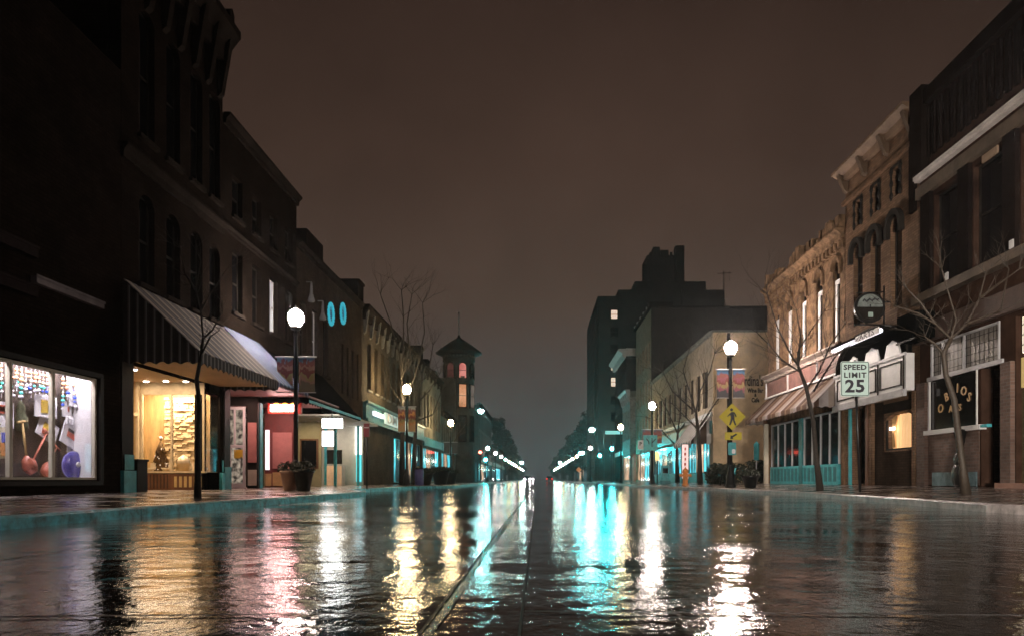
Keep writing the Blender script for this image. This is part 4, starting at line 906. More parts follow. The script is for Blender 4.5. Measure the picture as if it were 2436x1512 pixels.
s = MB(); s.box(cxs-.07, cxs+.09, 24.25, 24.264, czs-.33, czs-.16); s.build('small_label', mat('pale_teal_label', (.35, .45, .42), .4), t)
s = MB(); s.box(cxs-.02, cxs+.02, 24.25, 24.261, czs+.02, czs+.1)
for k in range(9):
    a = -.25+k*.09; s.tube([(cxs-.25+k*.06, 24.255, czs+.2+.05*math.sin(k*2.1)+k*.008), (cxs-.2+k*.06, 24.255, czs+.24+.05*math.sin(k*2.1+2)+k*.008)], .022, 5)
s.build('script_strokes', M_blk, t)
s = MB(); s.tube([(cxs-.5, 24.34, czs-.57), (11.78, 24.34, czs-.57)], .03, 6); s.tube([(11.78, 24.34, czs-.6), (11.78, 24.34, czs+.75)], .03, 6); s.tube([(cxs-.45, 24.34, czs+.5), (11.78, 24.34, czs+.55)], .02, 6); s.tube([(11.78, 24.34, czs+.2), (XR, 24.34, czs+.2)], .025, 6); s.build('bracket', M_black, t)
# R2 weathered building, five arched windows
b = thing('arched_window_building', 'weathered tan stone building with crumbling parapet and five narrow arched windows', 'building', (XR, 32.5, .3))
yc = [FY(d_, XR) for d_ in (1990, 1953, 1918, 1888, 1860)]
yc = [28.75, 30.5, 32.3, 34.1, 35.9]
A2 = [(y-.34, y+.34, 6.0, 9.3, .34) for y in yc]
w = MB(); fwall(w, XR, 1, 27.95, 37.4, .25, 10.4, A2 + [(28.3, 36.9, .3, 3.35)], .35); w.box(XR+.36, XR+14, 27.95, 37.4, 3.9, 10.2); w.box(XR+1.6, XR+14, 27.95, 37.4, .25, 3.9); w.build('wall', M_orange, b)
for i, h in enumerate(A2):
    wn = window(b, XR, 1, h, M_dkframe, M_pane, sill=M_orange)
    s = MB(); s.box(XR+.08, XR+.14, h[0]+.02, h[0]+.10, 6.0, 8.35); s.box(XR+.08, XR+.14, h[1]-.24, h[1]-.02, 6.0, 8.35); s.box(XR+.08, XR+.14, h[0]+.02, h[1]-.02, 8.36, 8.55); s.build('white_frame', M_white, wn)
    s = MB(); m_ = (h[0]+h[1])/2; n = 10; zc = h[3]-.34
    pts = [(m_-.52*math.cos(math.pi*k/n), zc+.52*math.sin(math.pi*k/n)) for k in range(n+1)] + [(m_+.37*math.cos(math.pi*k/n), zc+.37*math.sin(math.pi*k/n)) for k in range(n+1)]
    s.prism(pts, 'x', XR-.10, XR-.001); s.box(XR-.1, XR-.001, m_-.52, m_-.37, zc-.3, zc-.001); s.build('hood_mould', M_orange, wn)
s = MB(); y = 28.0
while y < 37.3:
    wd = rnd.uniform(.2, .5); s.box(XR-rnd.uniform(.05, .3), XR+.2, y, min(y+wd-.01, 37.4), 10.41, 10.5+rnd.uniform(0, .55)); y += wd
s.build('broken_parapet', M_orange, b)
cornice(b, XR, 1, 28.0, 37.5, 10.38, .4, .35, M_orange, 0)
s = MB(); s.box(XR-.05, XR-.001, 28.0, 37.4, 9.56, 9.62)
for i in range(24): y = 28.1+i*.39; s.box(XR-.18, XR-.001, y, y+.18, 9.6201, 9.9)
s.build('dentil_course', M_orange, b)
cornice(b, XR, 1, 28.0, 37.45, 5.85, .3, .35, mat('pale_ledge', (.36, .29, .25), .6, var=.3), 0, name='shop_cornice')
s = MB(); s.box(XR-.08, XR-.001, 28.0, 37.4, 4.75, 5.5); s.build('fascia', mat('pinkish_boards', (.20, .10, .085), .6, var=.35, vs=3), b)
for y in (28.1, 30.4, 34.0, 37.2): s = MB(); s.box(XR-.14, XR-.081, y, y+.09, 4.75, 5.5); s.build('fascia_post', M_white, b)
s = MB(); s.box(XR-.16, XR-.081, 28, 37.4, 4.68, 4.76); s.build('fascia_rail', M_white, b)
for i in range(2):
    ya, yb = (28.5, 32.3) if i == 0 else (32.8, 36.8)
    s = MB(); s.box(XR-.02, XR+.1, ya, yb, .32, 1.12); s.box(XR-.05, XR-.021, ya, yb, 1.04, 1.14); s.box(XR-.05, XR-.021, ya, yb, .3, .42)
    for k in range(9): yy = ya + .05 + (yb-ya-.15)*k/8; s.box(XR-.045, XR-.021, yy, yy+.1, .42, 1.04)
    s.build('bulkhead', M_teal, b)  # teal light on these low panels is put into their colour
    s2 = MB()
    for k in range(8): yy = ya + .16 + (yb-ya-.15)*k/8; s2.box(XR-.03, XR-.0215, yy, yy+(yb-ya)/8-.13, .43, 1.03)
    s2.build('bulkhead_recess', M_tealdk, b)  # recess sheets coloured darker so the slats stand out
    f = MB()
    for k in range(5): yy = ya + (yb-ya-.08)*k/4; f.box(XR, XR+.08, yy, yy+.08, 1.142, 3.3)
    f.box(XR+.002, XR+.078, ya, yb, 3.22, 3.3); wn = f.build('window', M_lgrey, b)
    s = MB(); s.box(XR+.04, XR+.046, ya+.05, yb-.05, 1.142, 3.22); s.build('pane', M_pane, wn)
s = MB(); s.box(XR-.06, XR+.2, 32.34, 32.76, .3, 3.3); s.build('door_post', M_tealdk, b)
s = MB(); s.box(XR-.2, XR+.0, 37.2, 37.4, .3, 3.4); s.build('end_post', M_cream, b)
awning('awning', 'striped brown and white awning with scalloped edge on the weathered stone building', XR, 1, 10.85, 28.05, 37.4, 4.7, 3.55, 3.32,
       stripes('brown_white_stripe', [(0, (.24, .19, .16)), (.2, (.10, .045, .022)), (.45, (.20, .12, .075)), (.55, (.07, .03, .015)), (.8, (.28, .245, .24))], 1.9), scal=.35)
# R3 stucco building with painted wall sign
b = thing('stucco_building', 'two storey building with a tan side wall carrying painted lettering above a patio', 'building', (XR, 62, .3))
A3 = [(50.5+i*2.35, 52.0+i*2.35, 5.6, 8.3) for i in range(10)]
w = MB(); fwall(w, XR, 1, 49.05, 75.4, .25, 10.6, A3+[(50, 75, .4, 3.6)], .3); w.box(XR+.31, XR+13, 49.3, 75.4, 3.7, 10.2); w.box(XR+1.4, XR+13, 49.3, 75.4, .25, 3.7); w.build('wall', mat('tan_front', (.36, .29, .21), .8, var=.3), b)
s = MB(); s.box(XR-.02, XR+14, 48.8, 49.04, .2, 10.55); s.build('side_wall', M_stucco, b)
s = MB(); s.box(XR-.15, XR+14.1, 48.7, 49.2, 10.56, 10.7); s.build('coping', M_greystone, b)
s = MB(); s.box(XR+.9, XR+1.1, 48.72, 48.8, .2, 10.5); s.build('downpipe', M_brown, b)
cornice(b, XR, 1, 49.3, 75.4, 10.75, .3, .2, M_greystone)
for h in A3: window(b, XR, 1, h, M_dkframe, M_pane, mulls=1)
s = MB(); s.box(XR-.1, XR-.001, 49.3, 75.2, 4.9, 5.2); s.build('sill_band', M_lgrey, b)
s = MB(); s.box(XR-.12, XR-.001, 49.3, 75.2, 3.7, 4.6); s.build('fascia', M_tealdk, b)
for i in range(10):
    ya = 50 + i*2.5; m_ = [M_tl1, M_tl2, M_tl1, M_dimteal, M_tl1, M_tl1, M_dimteal, M_tl2, M_tl1, M_dimteal][i]
    window(b, XR, 1, (ya, ya+2.5, 1.0, 3.6), M_tealdk, m_, rails=0, mulls=2)
s = MB(); s.box(XR-.04, XR+.2, 50, 75, .3, .98); s.build('bulkhead', M_teal, b)
M_ink = mat('wall_lettering', (.05, .04, .035), .8)
for txt, sz, cx_, cz in (("Gardina's", 1.0, 1783, 906), ('Wine Bar', .40, 1797, 928), ('&', .3, 1797, 939), ('Cafe', .42, 1797, 951)):
    p = PT(cx_, cz, 48.78); text_mesh('wall_lettering', txt, sz, M_ink, b, p, (1, 0, 0), (0, 0, 1), .01, thick=.016, font_scale_x=.50 if sz == 1.0 else .68)
t = awning('awning', 'white and brown striped awning on the stucco corner building beyond the patio', XR, 1, 10.6, 49.6, 56, 5.0, 3.2, 2.95,
       stripes('white_brown_wide', [(0, (.62, .60, .60)), (.5, (.12, .08, .06))], .9), scal=.4)
# R4 tall dark brick building with antenna
b = thing('tall_dark_building', 'tall dark brick building rising behind the stucco one with an antenna', 'building', (XR, 81, .3))
A4 = [(76.6+i*2.2, 77.8+i*2.2, z, z+2.4) for i in range(5) for z in (5.2, 9.0, 12.9)]
M_dk2 = brick('black_brown_brick', (.046, .034, .027), (.030, .023, .019), (.03, .026, .022), sp=.1)
w = MB(); fwall(w, XR, 1, 75.9, 87.5, .25, 18.6, A4+[(76.3, 87, .4, 3.6)], .3); w.build('wall', mat('tan_front', (0, 0, 0)), b)
w = MB(); w.box(XR, XR+13.5, 75.5, 75.88, .25, 18.6); w.box(XR+.31, XR+13.5, 75.9, 87.5, 3.8, 18.2); w.box(XR+1.0, XR+13.5, 75.9, 87.5, .2, 3.8); w.build('side_wall', M_dk2, b)
for i, h in enumerate(A4): window(b, XR, 1, h, M_dkframe, M_pane)
window(b, XR, 1, (76.3, 81.5, .4, 3.6), M_tealdk, M_tl1, 0, 2); window(b, XR, 1, (81.6, 87, .4, 3.6), M_tealdk, M_tl2, 0, 2)
s = MB(); s.box(XR-.3, XR+2.2, 75.3, 77, 18.62, 19.2); s.box(XR-.3, XR, 77, 87.5, 18.62, 18.9); s.box(XR-.05, XR+13.6, 75.4, 75.9, 18.605, 18.8); s.build('coping', M_drkstone, b)
s = MB()
for i in range(5): s.ball((XR-.25, 77+i*2.4, 18.95), .16)
s.build('cornice_knobs', M_lgrey, b)
s = MB(); s.box(XR+8, XR+12.5, 78, 82, 18.2, 18.9); s.build('roof_house', M_dk2, b)
t = thing('antenna', 'thin lattice antenna mast standing on the tall dark brick roof', 'antenna', (20, 77.5, 18.8))
p = Vector((PT(1722, 725, 77.5).x, 77.5, 18.2)); s = MB(); s.tube([p + Vector((0, 0, 0)), p+Vector((0, 0, 4.9))], .045, 6); s.build('mast', M_black, t)
s = MB()
for a in range(3): s.tube([p + Vector((math.cos(a*2.1)*.5, math.sin(a*2.1)*.5, 0)), p+Vector((0, 0, 2.0))], .03, 5)
s.build('brace', M_black, t)
s = MB(); s.tube([p+Vector((-.7, 0, 4.6)), p+Vector((.9, 0, 4.7))], .03, 5); s.tube([p+Vector((.6, 0, 3.8)), p+Vector((.6, 0, 4.9))], .02, 5); s.build('crossbar', M_black, t)
# R5 white corniced building
b = thing('white_cornice_building', 'dark building with a bright white upper cornice in front of the high rise', 'building', (XR, 104, .3))
A5 = [(99+i*2.2, 100.2+i*2.2, z, z+2.2) for i in range(5) for z in (8.0, 13.2)]
w = MB(); w.box(XR, XR+14, 97.8, 98.2, .2, 17.0); fwall(w, XR, 1, 98.2, 111, .2, 17.0, A5, .3); w.box(XR+.31, XR+14, 98.2, 111, .2, 16.8)
w.build('wall', M_drkstone, b)
for h in A5: window(b, XR, 1, h, M_dkframe, M_pane)
cornice(b, XR, 1, 97.7, 111.2, 18.4, 1.2, 1.0, M_white, 0); s = MB(); s.box(XR+.0, XR+14, 97.3, 97.8, 17.4, 18.4); s.build('side_cornice', M_white, b)
s = MB(); s.box(XR-.1, XR-.001, 97.7, 111, 4.0, 4.6); s.build('fascia', M_tealdk, b)
b = thing('grey_fronted_building', 'smaller building with ornate pale front just before the white cornice', 'building', (XR, 92, .3))
A6 = [(90.1+i*1.8, 91.2+i*1.8, 5.6, 9.4) for i in range(4)]
w = MB(); fwall(w, XR-.5, 1, 89.5, 97.2, .2, 11.4, A6+[(89.8, 97, .4, 3.6)], .3); w.box(XR-.19, XR+12, 89.5, 97.2, 3.8, 11.3); w.box(XR+.6, XR+12, 89.5, 97.2, .2, 3.8); w.build('wall', mat('grey_front', (.30, .28, .27), .7, var=.4), b)
for h in A6: window(b, XR-.5, 1, h, M_dkframe, M_pane)
window(b, XR-.5, 1, (89.8, 97, .4, 3.6), M_tealdk, M_tl2, 0, 4)
cornice(b, XR-.5, 1, 89.4, 97.3, 11.8, .8, .7, M_lgrey, 5); s = MB(); s.box(XR-.5, XR+12, 89.1, 89.49, 10.9, 11.6); s.build('side_cornice', M_greystone, b)
# R6 high rise with stepped crown
b = thing('high_rise', 'stepped dark high rise with a small castle like tower on its roof', 'tower', (XR+8, 155, .3))
M_hr = mat('high_rise_brick', (.052, .043, .038), .9, var=.45, vs=.25, spec=.1); YH = 144.0
s = MB(); s.box(XR, XR+22, YH, YH+24, .2, 37.4); s.box(XR-.5, XR+1.4, YH+1.5, YH+24, .2, 35.6); s.build('shaft', M_hr, b)
s = MB(); s.box(XR+4.2, XR+22, YH+.4, YH+22, 37.4, 38.8); s.box(XR+7.6, XR+22, YH+.8, YH+20, 38.8, 40.6); s.build('stepped_crown', M_hr, b)
s = MB(); s.box(XR+16.9, XR+25.5, YH-.3, YH+18, .2, 38.6); s.build('side_wing', M_hr, b)
tw = MB(); x0, x1 = XR+10.4, XR+17.6
tw.box(x0, x1, YH+3, YH+10, 40.6, 46.6); tw.box(x0-.6, x0+1.6, YH+2.5, YH+4.7, 40.6, 44.5); tw.box(x1-1.4, x1+.4, YH+2.5, YH+4.7, 40.6, 48.4); tw.box(x0+1.2, x0+2.6, YH+2.7, YH+4.5, 44, 48.2); tw.box((x0+x1)/2-.8, (x0+x1)/2+.8, YH+2.8, YH+4.6, 46, 47.6)
for k in range(8): tw.box(x0+.5+k*.85, x0+.95+k*.85, YH+2.9, YH+3.4, 46.6, 47.2)
tw.build('roof_tower', mat('roof_tower_stone', (.045, .036, .03), .8, var=.3), b)
for i, dy in enumerate((748, 790, 830, 870, 908, 950, 990)):
    p = PT(1461, dy, YH); lit = i in (0, 4, 3)
    f = MB(); f.box(p.x-.85, p.x+.85, YH-.12, YH-.001, p.z-1.05, p.z+1.05); wn = f.build('window', M_dkframe, b)
    f = MB(); f.box(p.x-.62, p.x+.62, YH-.16, YH-.121, p.z-.85, p.z+.85); f.build('pane', emis('high_window_glow', (.9, .66, .52), .95) if lit else M_pane, wn)
    f = MB(); f.box(p.x-.62, p.x+.62, YH-.19, YH-.161, p.z-.06, p.z+.06); f.build('rail', M_dkframe, wn)
f = MB(); p = PT(1443, 720, YH)
for k in range(20): f.box(XR-.52, XR-.501, YH+3, YH+22, 3+k*1.7, 3.1+k*1.7)
f.build('string_course', M_drkstone, b)
simple_block('far_right_block', 'dim low block past the high rise on the right', XR, 1, 172, 230, 8, mat('blue_grey_brick', (0, 0, 0)), 12, (4.6, 6.8), [M_dimteal, M_tl2, M_dimteal])

# ================================================================== STREET FURNITURE
GLOW = {'white': (1, .83, .72), 'warm': (1, .74, .38), 'cool': (.45, 1, .90)}
def globe_mat(kind, st): return emis('lamp_glass_%s_%d' % (kind, st), GLOW[kind], st)
def lamp_post(x, y, hgt, label, kind='white', st=200, z0=None, group='globe street lamps along both pavements', gs=1.0):
    z0 = .16 if z0 is None else z0
    t = thing('street_lamp', label, 'street lamp', (x, y, z0), group)
    s = MB(); s.lathe([(.24, 0), (.24, .12), (.20, .16), (.19, .55), (.13, .7), (.10, .95), (.085, 1.0)], x, y, 14, z0); s.build('base', M_black, t)
    s = MB(); s.lathe([(.08, 1.0), (.055, hgt-.55), (.075, hgt-.5), (.075, hgt-.42), (.05, hgt-.4), (.05, hgt-.30)], x, y, 12, z0); s.build('pole', M_black, t)
    r = .25*gs; zc = z0 + hgt
    s = MB(); s.lathe([(.09, -.34), (.16, -.30), (.17, -.22), (.10, -.215)], x, y, 16, zc); s.build('collar', M_black, t)
    s = MB(); s.lathe([(.11, -.21), (.17, -.16), (r*.98, 0.0), (r, .10), (r*.85, .24), (r*.45, .33), (.05, .37)], x, y, 18, zc); s.build('globe', globe_mat(kind, st), t)
    s = MB(); s.lathe([(.05, .371), (.06, .40), (.02, .46), (.01, .5)], x, y, 10, zc); s.build('finial', M_black, t)
    return t
def banner_mat(name, seed, top, mid, low):
    m, tt, b = nodes_of(name); nn = tt.nodes.new; lk = tt.links.new
    tcn = nn('ShaderNodeTexCoord'); sp = nn('ShaderNodeSeparateXYZ'); lk(tcn.outputs['Generated'], sp.inputs[0])
    n = nn('ShaderNodeTexNoise'); n.inputs['Scale'].default_value = 4.5; n.inputs['Detail'].default_value = 5; mp = nn('ShaderNodeMapping'); mp.inputs['Location'].default_value = (seed, seed, seed); lk(tcn.outputs['Generated'], mp.inputs[0]); lk(mp.outputs[0], n.inputs['Vector'])
    ad = nn('ShaderNodeMath'); ad.operation = 'MULTIPLY_ADD'; ad.inputs[1].default_value = .6; lk(n.outputs[0], ad.inputs[0]); sb = nn('ShaderNodeMath'); sb.operation = 'SUBTRACT'; sb.inputs[1].default_value = .25; lk(sp.outputs['Z'], sb.inputs[0]); lk(sb.outputs[0], ad.inputs[2])
    r = nn('ShaderNodeValToRGB'); r.color_ramp.interpolation = 'CONSTANT'; lk(ad.outputs[0], r.inputs[0]); e = r.color_ramp.elements
    e[0].position = 0; e[0].color = rgba(low); e[1].position = .32; e[1].color = rgba(mid)
    for p, c in ((.42, (.45, .33, .14)), (.55, (.30, .08, .06)), (.68, mid), (.80, (.35, .12, .10)), (.95, top)):
        q = e.new(p); q.color = rgba(c)
    lk(r.outputs[0], b.inputs['Base Color']); b.inputs['Roughness'].default_value = .6
    return m
def banners(x, y, zt, label, m, w=.62, h=1.05, rod=M_lgrey):
    for sd in (-1, 1):
        t = thing('lamp_banner', label % ('left' if sd < 0 else 'right'), 'banner', (x + sd*.1, y, zt))
        s = MB(); s.box(x+sd*.10, x+sd*(.10+w), y-.008, y+.008, zt-h, zt-.03); s.build('cloth', m, t)
        s = MB(); s.tube([(x+sd*.08, y, zt), (x+sd*(.16+w), y, zt+.0)], .028, 8); s.tube([(x+sd*.08, y, zt-h-.02), (x+sd*(.14+w), y, zt-h-.02)], .015, 6); s.build('rod', rod, t)
# lamps along the left kerb
lamp_post(-8.0, 23.6, 5.6, 'nearest globe street lamp on the left pavement, between the planters', 'white', 170)
banners(-8.0, 23.6, 4.55, 'picture banner with blue top and red rooftops on the %s of the nearest left lamp', banner_mat('town_picture_cloth', 2.3, (.22, .35, .45), (.5, .26, .2), (.25, .2, .12)), .52, 1.15, M_white)
lamp_post(-7.9, 43.0, 5.7, 'second globe lamp on the left, with orange banners', 'warm', 240)
banners(-7.9, 43.0, 4.9, 'orange picture banner on the %s of the second left lamp', banner_mat('orange_picture_cloth', 5.1, (.55, .55, .50), (.75, .33, .10), (.7, .42, .2)), .42, 1.5)
lamp_post(-7.9, 64.6, 5.4, 'third globe lamp on the left with a warm yellow glow before the turret', 'warm', 170)
banners(-7.9, 64.6, 3.9, 'dim grey banner on the %s of the third left lamp', mat('grey_cloth', (.12, .11, .1), .8), .5, 1.0)
G2 = 'far globe lamps on the left beyond the crossing'
for i in range(14):
    y = 112 + i*20.5; lamp_post(-7.9, y, 5.2, 'one of the small distant globe lamps in the left row beyond the crossing', ('cool', 'white', 'white', 'cool', 'warm')[i % 5], 60, group=G2, gs=1.2 + i*.02)
lamp_post(8.6, 31.9, 6.15, 'brightest globe street lamp, on the right with the pedestrian sign', 'white', 520, gs=1.08)
banners(8.6, 31.9, 5.42, 'picture banner with blue and red scene on the %s of the brightest lamp', banner_mat('red_scene_cloth', 9.7, (.10, .22, .40), (.40, .12, .16), (.10, .09, .10)), .52, 1.25, M_white)
lamp_post(8.4, 52.6, 5.7, 'second globe lamp on the right beside the turn lane sign', 'white', 200)
banners(8.4, 52.6, 4.2, 'dim red banner on the %s of the second right lamp', banner_mat('dim_red_cloth', 3.7, (.2, .2, .25), (.35, .12, .12), (.25, .1, .1)), .6, 1.0, M_white)
lamp_post(8.4, 72.6, 5.6, 'third globe lamp on the right near the crossing, warm white', 'warm', 170)
lamp_post(8.6, 10.9, 5.7, 'added globe lamp just outside the frame on the right', 'white', 200)  # lamp added out of view to light sign, tree and near right fronts
G3 = 'far globe lamps on the right beyond the crossing'
for i in range(14):
    y = 112 + i*19.5; lamp_post(8.2, y, 5.2, 'one of the small distant globe lamps in the right row beyond the crossing', ('white', 'cool', 'warm', 'cool')[i % 4], 60, group=G3, gs=1.2 + i*.02)
def cobra(x, y, h, sd, label, st, r=.33):
    t = thing('street_light', label, 'street light', (x, y, .15))
    s = MB(); s.tube([(x, y, .15), (x, y, h-.6)], [.13, .08], 8); s.tube([(x, y, h-.8), (x+sd*.5, y, h-.15), (x+sd*1.4, y, h+.1), (x+sd*2.0, y, h+.1)], .05, 6); s.build('pole', M_black, t)
    s = MB(); s.ball((x+sd*2.2, y, h+.08), .32, 10, 6, 1.3, .8, .4); s.build('head', M_black, t)
    s = MB(); s.ball((x+sd*2.2, y, h-.10), r, 12, 8, 1, 1, .7); s.build('lens', globe_mat('cool', st), t)
cobra(-10.2, 100, 10.2, 1, 'tall street light glowing above the crossing beside the turret building', 260, .40)
cobra(12.0, 130, 9.7, -1, 'tall street light glowing in front of the high rise', 320, .5)
cobra(-9.8, 330, 8.5, 1, 'far tall street light over the left row of globes', 150, .8)
cobra(11.5, 300, 7.8, -1, 'far tall street light over the right row of globes', 150, .7)
# traffic signals
M_sig = emis('signal_green', (.03, .80, .78), 900); M_sigd = mat('signal_lens_dark', (.05, .02, .02), .3); M_sigred = emis('signal_red', (1, .12, .08), 14)
def signal(x, y, z, label, lit='green', pole=True, arm=0, r=.16, st=None):
    t = thing('traffic_signal', label, 'traffic signal', (x, y, .15))
    s = MB()
    px = x + arm
    s.tube([(px, y+.25, .15), (px, y+.25, z+ (1.0 if arm == 0 else .6))], .09, 8)
    if arm: s.tube([(px, y+.25, z+.5), (x, y+.25, z+.5)], .05, 6)
    s.build('pole', M_black, t)
    s = MB(); s.box(x-.2, x+.2, y-.1, y+.15, z-.3, z+.95); s.build('housing', mat('signal_housing', (.04, .04, .03), .5), t)
    for k in range(3):
        zz = z - .08 + k*.36; on = (k == 0 and lit == 'green') or (k == 2 and lit == 'red')
        s = MB(); s.ball((x, y-.12, zz), r*(1.35 if on else 1), 10, 6, 1, .5, 1); s.build('lens', (st or (M_sig if lit == 'green' else M_sigred)) if on else M_sigd, t)
        s = MB(); s.prism([(x+.2*math.cos(math.pi*q/8), zz+.2*math.sin(math.pi*q/8)) for q in range(9)] + [(x+.17*math.cos(math.pi*q/8), zz+.17*math.sin(math.pi*q/8)) for q in range(8, -1, -1)], 'y', y-.34, y-.101); s.build('visor', M_black, t)
signal(9.1, 88, 4.4, 'green traffic signal on the right corner, the higher and nearer one', pole=True)
signal(9.35, 108, 4.25, 'green traffic signal on a mast over the right side beyond the crossing', arm=2.0)
signal(6.4, 108.5, 4.6, 'green traffic signal hung on the mast nearest the road middle, right of the centre', arm=4.6)
signal(-7.9, 108, 3.6, 'green traffic signal on the left corner beyond the crossing')
signal(-7.0, 86.5, 3.2, 'traffic signal on the near left corner seen before the turret, red', 'red')
# street-name and lane signs
t = thing('street_name_sign', 'small pale teal street name blade beside the third right lamp', 'sign', (8.9, 84, .2))
s = MB(); s.tube([(8.9, 84, .2), (8.9, 84, 6.2)], .05, 6); s.build('post', M_black, t)
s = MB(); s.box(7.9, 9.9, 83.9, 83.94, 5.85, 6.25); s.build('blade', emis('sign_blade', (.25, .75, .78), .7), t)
t = thing('lane_sign', 'teal lane direction sign with bent arrows in front of the second right lamp', 'sign', (8.3, 51, .2))
c = PT(1547, 1052, 51); s = MB(); s.tube([(c.x, 51.05, .2), (c.x, 51.05, c.z+.55)], .04, 6); s.build('post', M_steel, t)
s = MB(); s.box(c.x-.5, c.x+.5, 51, 51.03, c.z-.55, c.z+.55); s.build('panel', mat('teal_sign_face', (.07, .50, .52), .4), t)
s = MB()
for a, b_ in (((-.3, .3), (-.12, .12)), ((-.12, .12), (-.1, -.1)), ((.12, .36), (.12, -.3)), ((.12, -.0), (.38, .28))):
    s.tube([(c.x+a[0], 50.99, c.z+a[1]), (c.x+b_[0], 50.99, c.z+b_[1])], .03, 5)
s.build('arrows', M_blk, t)
t = thing('parking_sign', 'small white parking sign with a dark round mark left of the teal lane sign', 'sign', (7.4, 51, .2))
c = PT(1524, 1057, 51); s = MB(); s.tube([(c.x, 51.05, .2), (c.x, 51.05, c.z+.35)], .03, 6); s.build('post', M_steel, t)
s = MB(); s.box(c.x-.2, c.x+.2, 51, 51.02, c.z-.34, c.z+.34); s.build('panel', M_white, t)
text_mesh('lettering', 'P', .36, M_blk, t, (c.x, 50.99, c.z+.06), (1, 0, 0), (0, 0, 1), .004, thick=.01)
t = thing('no_parking_sign', 'thin red and white kerbside sign on a post beyond the left planters', 'sign', (-6.6, 27.4, .14))
c = PT(872, 1022, 27.4); s = MB(); s.tube([(c.x, 27.45, .14), (c.x, 27.45, c.z+.25)], .028, 6); s.build('post', M_black, t)
s = MB(); s.box(c.x-.11, c.x+.11, 27.4, 27.42, c.z-.25, c.z+.25); s.build('panel', mat('dim_red_sign', (.30, .07, .08), .4), t)
s = MB(); s.box(c.x-.09, c.x+.09, 27.39, 27.398, c.z+.08, c.z+.12); s.build('stripe', M_white, t)
# speed limit sign
t = thing('speed_limit_sign', 'white SPEED LIMIT 25 sign on a dark post in front of the right marquee', 'sign', (8.5, 19, .17))
SY = 19.0; c = PT(2034, 900, SY); pz = HC
s = MB(); s.tube([(PT(2048, 1168, SY).x, SY+.05, .15), (c.x+.02, SY+.05, c.z+.5)], .035, 8); s.build('post', M_black, t)
def rrect(cx_, cz, w, h, r, n=5):
    pts = []
    for ax, az, a0 in ((w/2-r, -h/2+r, -90), (w/2-r, h/2-r, 0), (-w/2+r, h/2-r, 90), (-w/2+r, -h/2+r, 180)):
        for k in range(n+1): a = R(a0 + 90*k/n); pts.append((cx_+ax+r*math.cos(a), cz+az+r*math.sin(a)))
    return pts
s = MB(); s.prism(rrect(c.x, c.z, .76, .93, .05), 'y', SY, SY+.012); s.build('panel', mat('retroreflective_sheet', (.52, .68, .64), .35, var=.05), t)
s = MB(); o_ = rrect(c.x, c.z, .73, .90, .045); i_ = rrect(c.x, c.z, .70, .87, .035); m_ = len(o_)
for k in range(m_): s.prism([o_[k], o_[(k+1) % m_], i_[(k+1) % m_], i_[k]], 'y', SY-.004, SY-.001)
s.build('border', M_blk, t)
for tx, dz, sz, tk in (('SPEED', .30, .19, .006), ('LIMIT', .09, .19, .006), ('25', -.21, .46, .014)):
    text_mesh('lettering', tx, sz, M_blk, t, (c.x, SY-.004, c.z+dz), (1, 0, 0), (0, 0, 1), .003, thick=tk, spacing=1.08 if tx != 'LIMIT' else 1.22, font_scale_x=1.12)
# pedestrian crossing sign on the bright lamp
PY = 31.7; c = PT(1742, 990, PY)
t = thing('pedestrian_sign', 'yellow diamond sign with a walking figure below the brightest lamp', 'sign', (c.x, PY, c.z-.8))
M_yelsign = mat('yellow_sign_sheet', (.62, .50, .04), .35, var=.06)
h_ = .60; s = MB(); s.prism([(c.x-h_, c.z), (c.x, c.z-h_*1.0), (c.x+h_, c.z), (c.x, c.z+h_)], 'y', PY, PY+.012); s.build('panel', M_yelsign, t)
fig = [[(-.03, .22), (.05, .20), (.10, .02), (.04, -.04), (-.06, -.02), (-.10, .12)], [(-.06, -.0), (.04, -.04), (.0, -.2), (-.08, -.38), (-.14, -.36), (-.09, -.2)], [(.0, -.02), (.09, .0), (.11, -.18), (.18, -.36), (.12, -.39), (.04, -.2)], [(-.04, .20), (-.01, .12), (-.12, .06), (-.20, .0), (-.22, .03), (-.14, .12)], [(.04, .20), (.08, .22), (.15, .12), (.19, -.0), (.15, -.02), (.10, .08)]]
s = MB()
for q, poly in enumerate(fig): s.prism([(c.x + a*1.0, c.z + d) for a, d in poly], 'y', PY-.006 - q*.0008, PY-.001)
s.prism([(c.x-.03+.065*math.cos(2*math.pi*k/14), c.z+.31+.065*math.sin(2*math.pi*k/14)) for k in range(14)], 'y', PY-.006, PY-.001); s.build('walking_figure', M_blk, t)
c = PT(1745, 1036, PY); t = thing('arrow_plaque', 'small yellow plaque with a slanting black arrow under the pedestrian diamond', 'sign', (c.x, PY, c.z-.2))
s = MB(); s.box(c.x-.38, c.x+.36, PY, PY+.012, c.z-.17, c.z+.17); s.build('panel', M_yelsign, t)
s = MB(); s.prism([(c.x-.15, c.z-.14), (c.x+.0, c.z-.12), (c.x-.04, c.z-.06), (c.x+.16, c.z+.06), (c.x+.11, c.z+.12), (c.x-.08, c.z-.0), (c.x-.12, c.z+.05)], 'y', PY-.006, PY-.001); s.build('arrow', M_blk, t)
c = PT(1742, 1066, PY); t = thing('notice_box', 'teal notice box on the lamp pole under the arrow plaque', 'sign', (c.x, PY, c.z-.3))
s = MB(); s.prism(rrect(c.x, c.z, .34, .56, .04), 'y', PY, PY+.06); s.build('panel', M_teal, t)
s = MB(); s.prism(rrect(c.x+.06, c.z-.12, .16, .2, .05), 'y', PY-.008, PY-.001); s.build('sticker', M_card, t)
t = thing('marker_post', 'slim teal marker board on a post above the dark hedge', 'sign', (12.2, 40, .3)); c = PT(1800, 1072, 40)
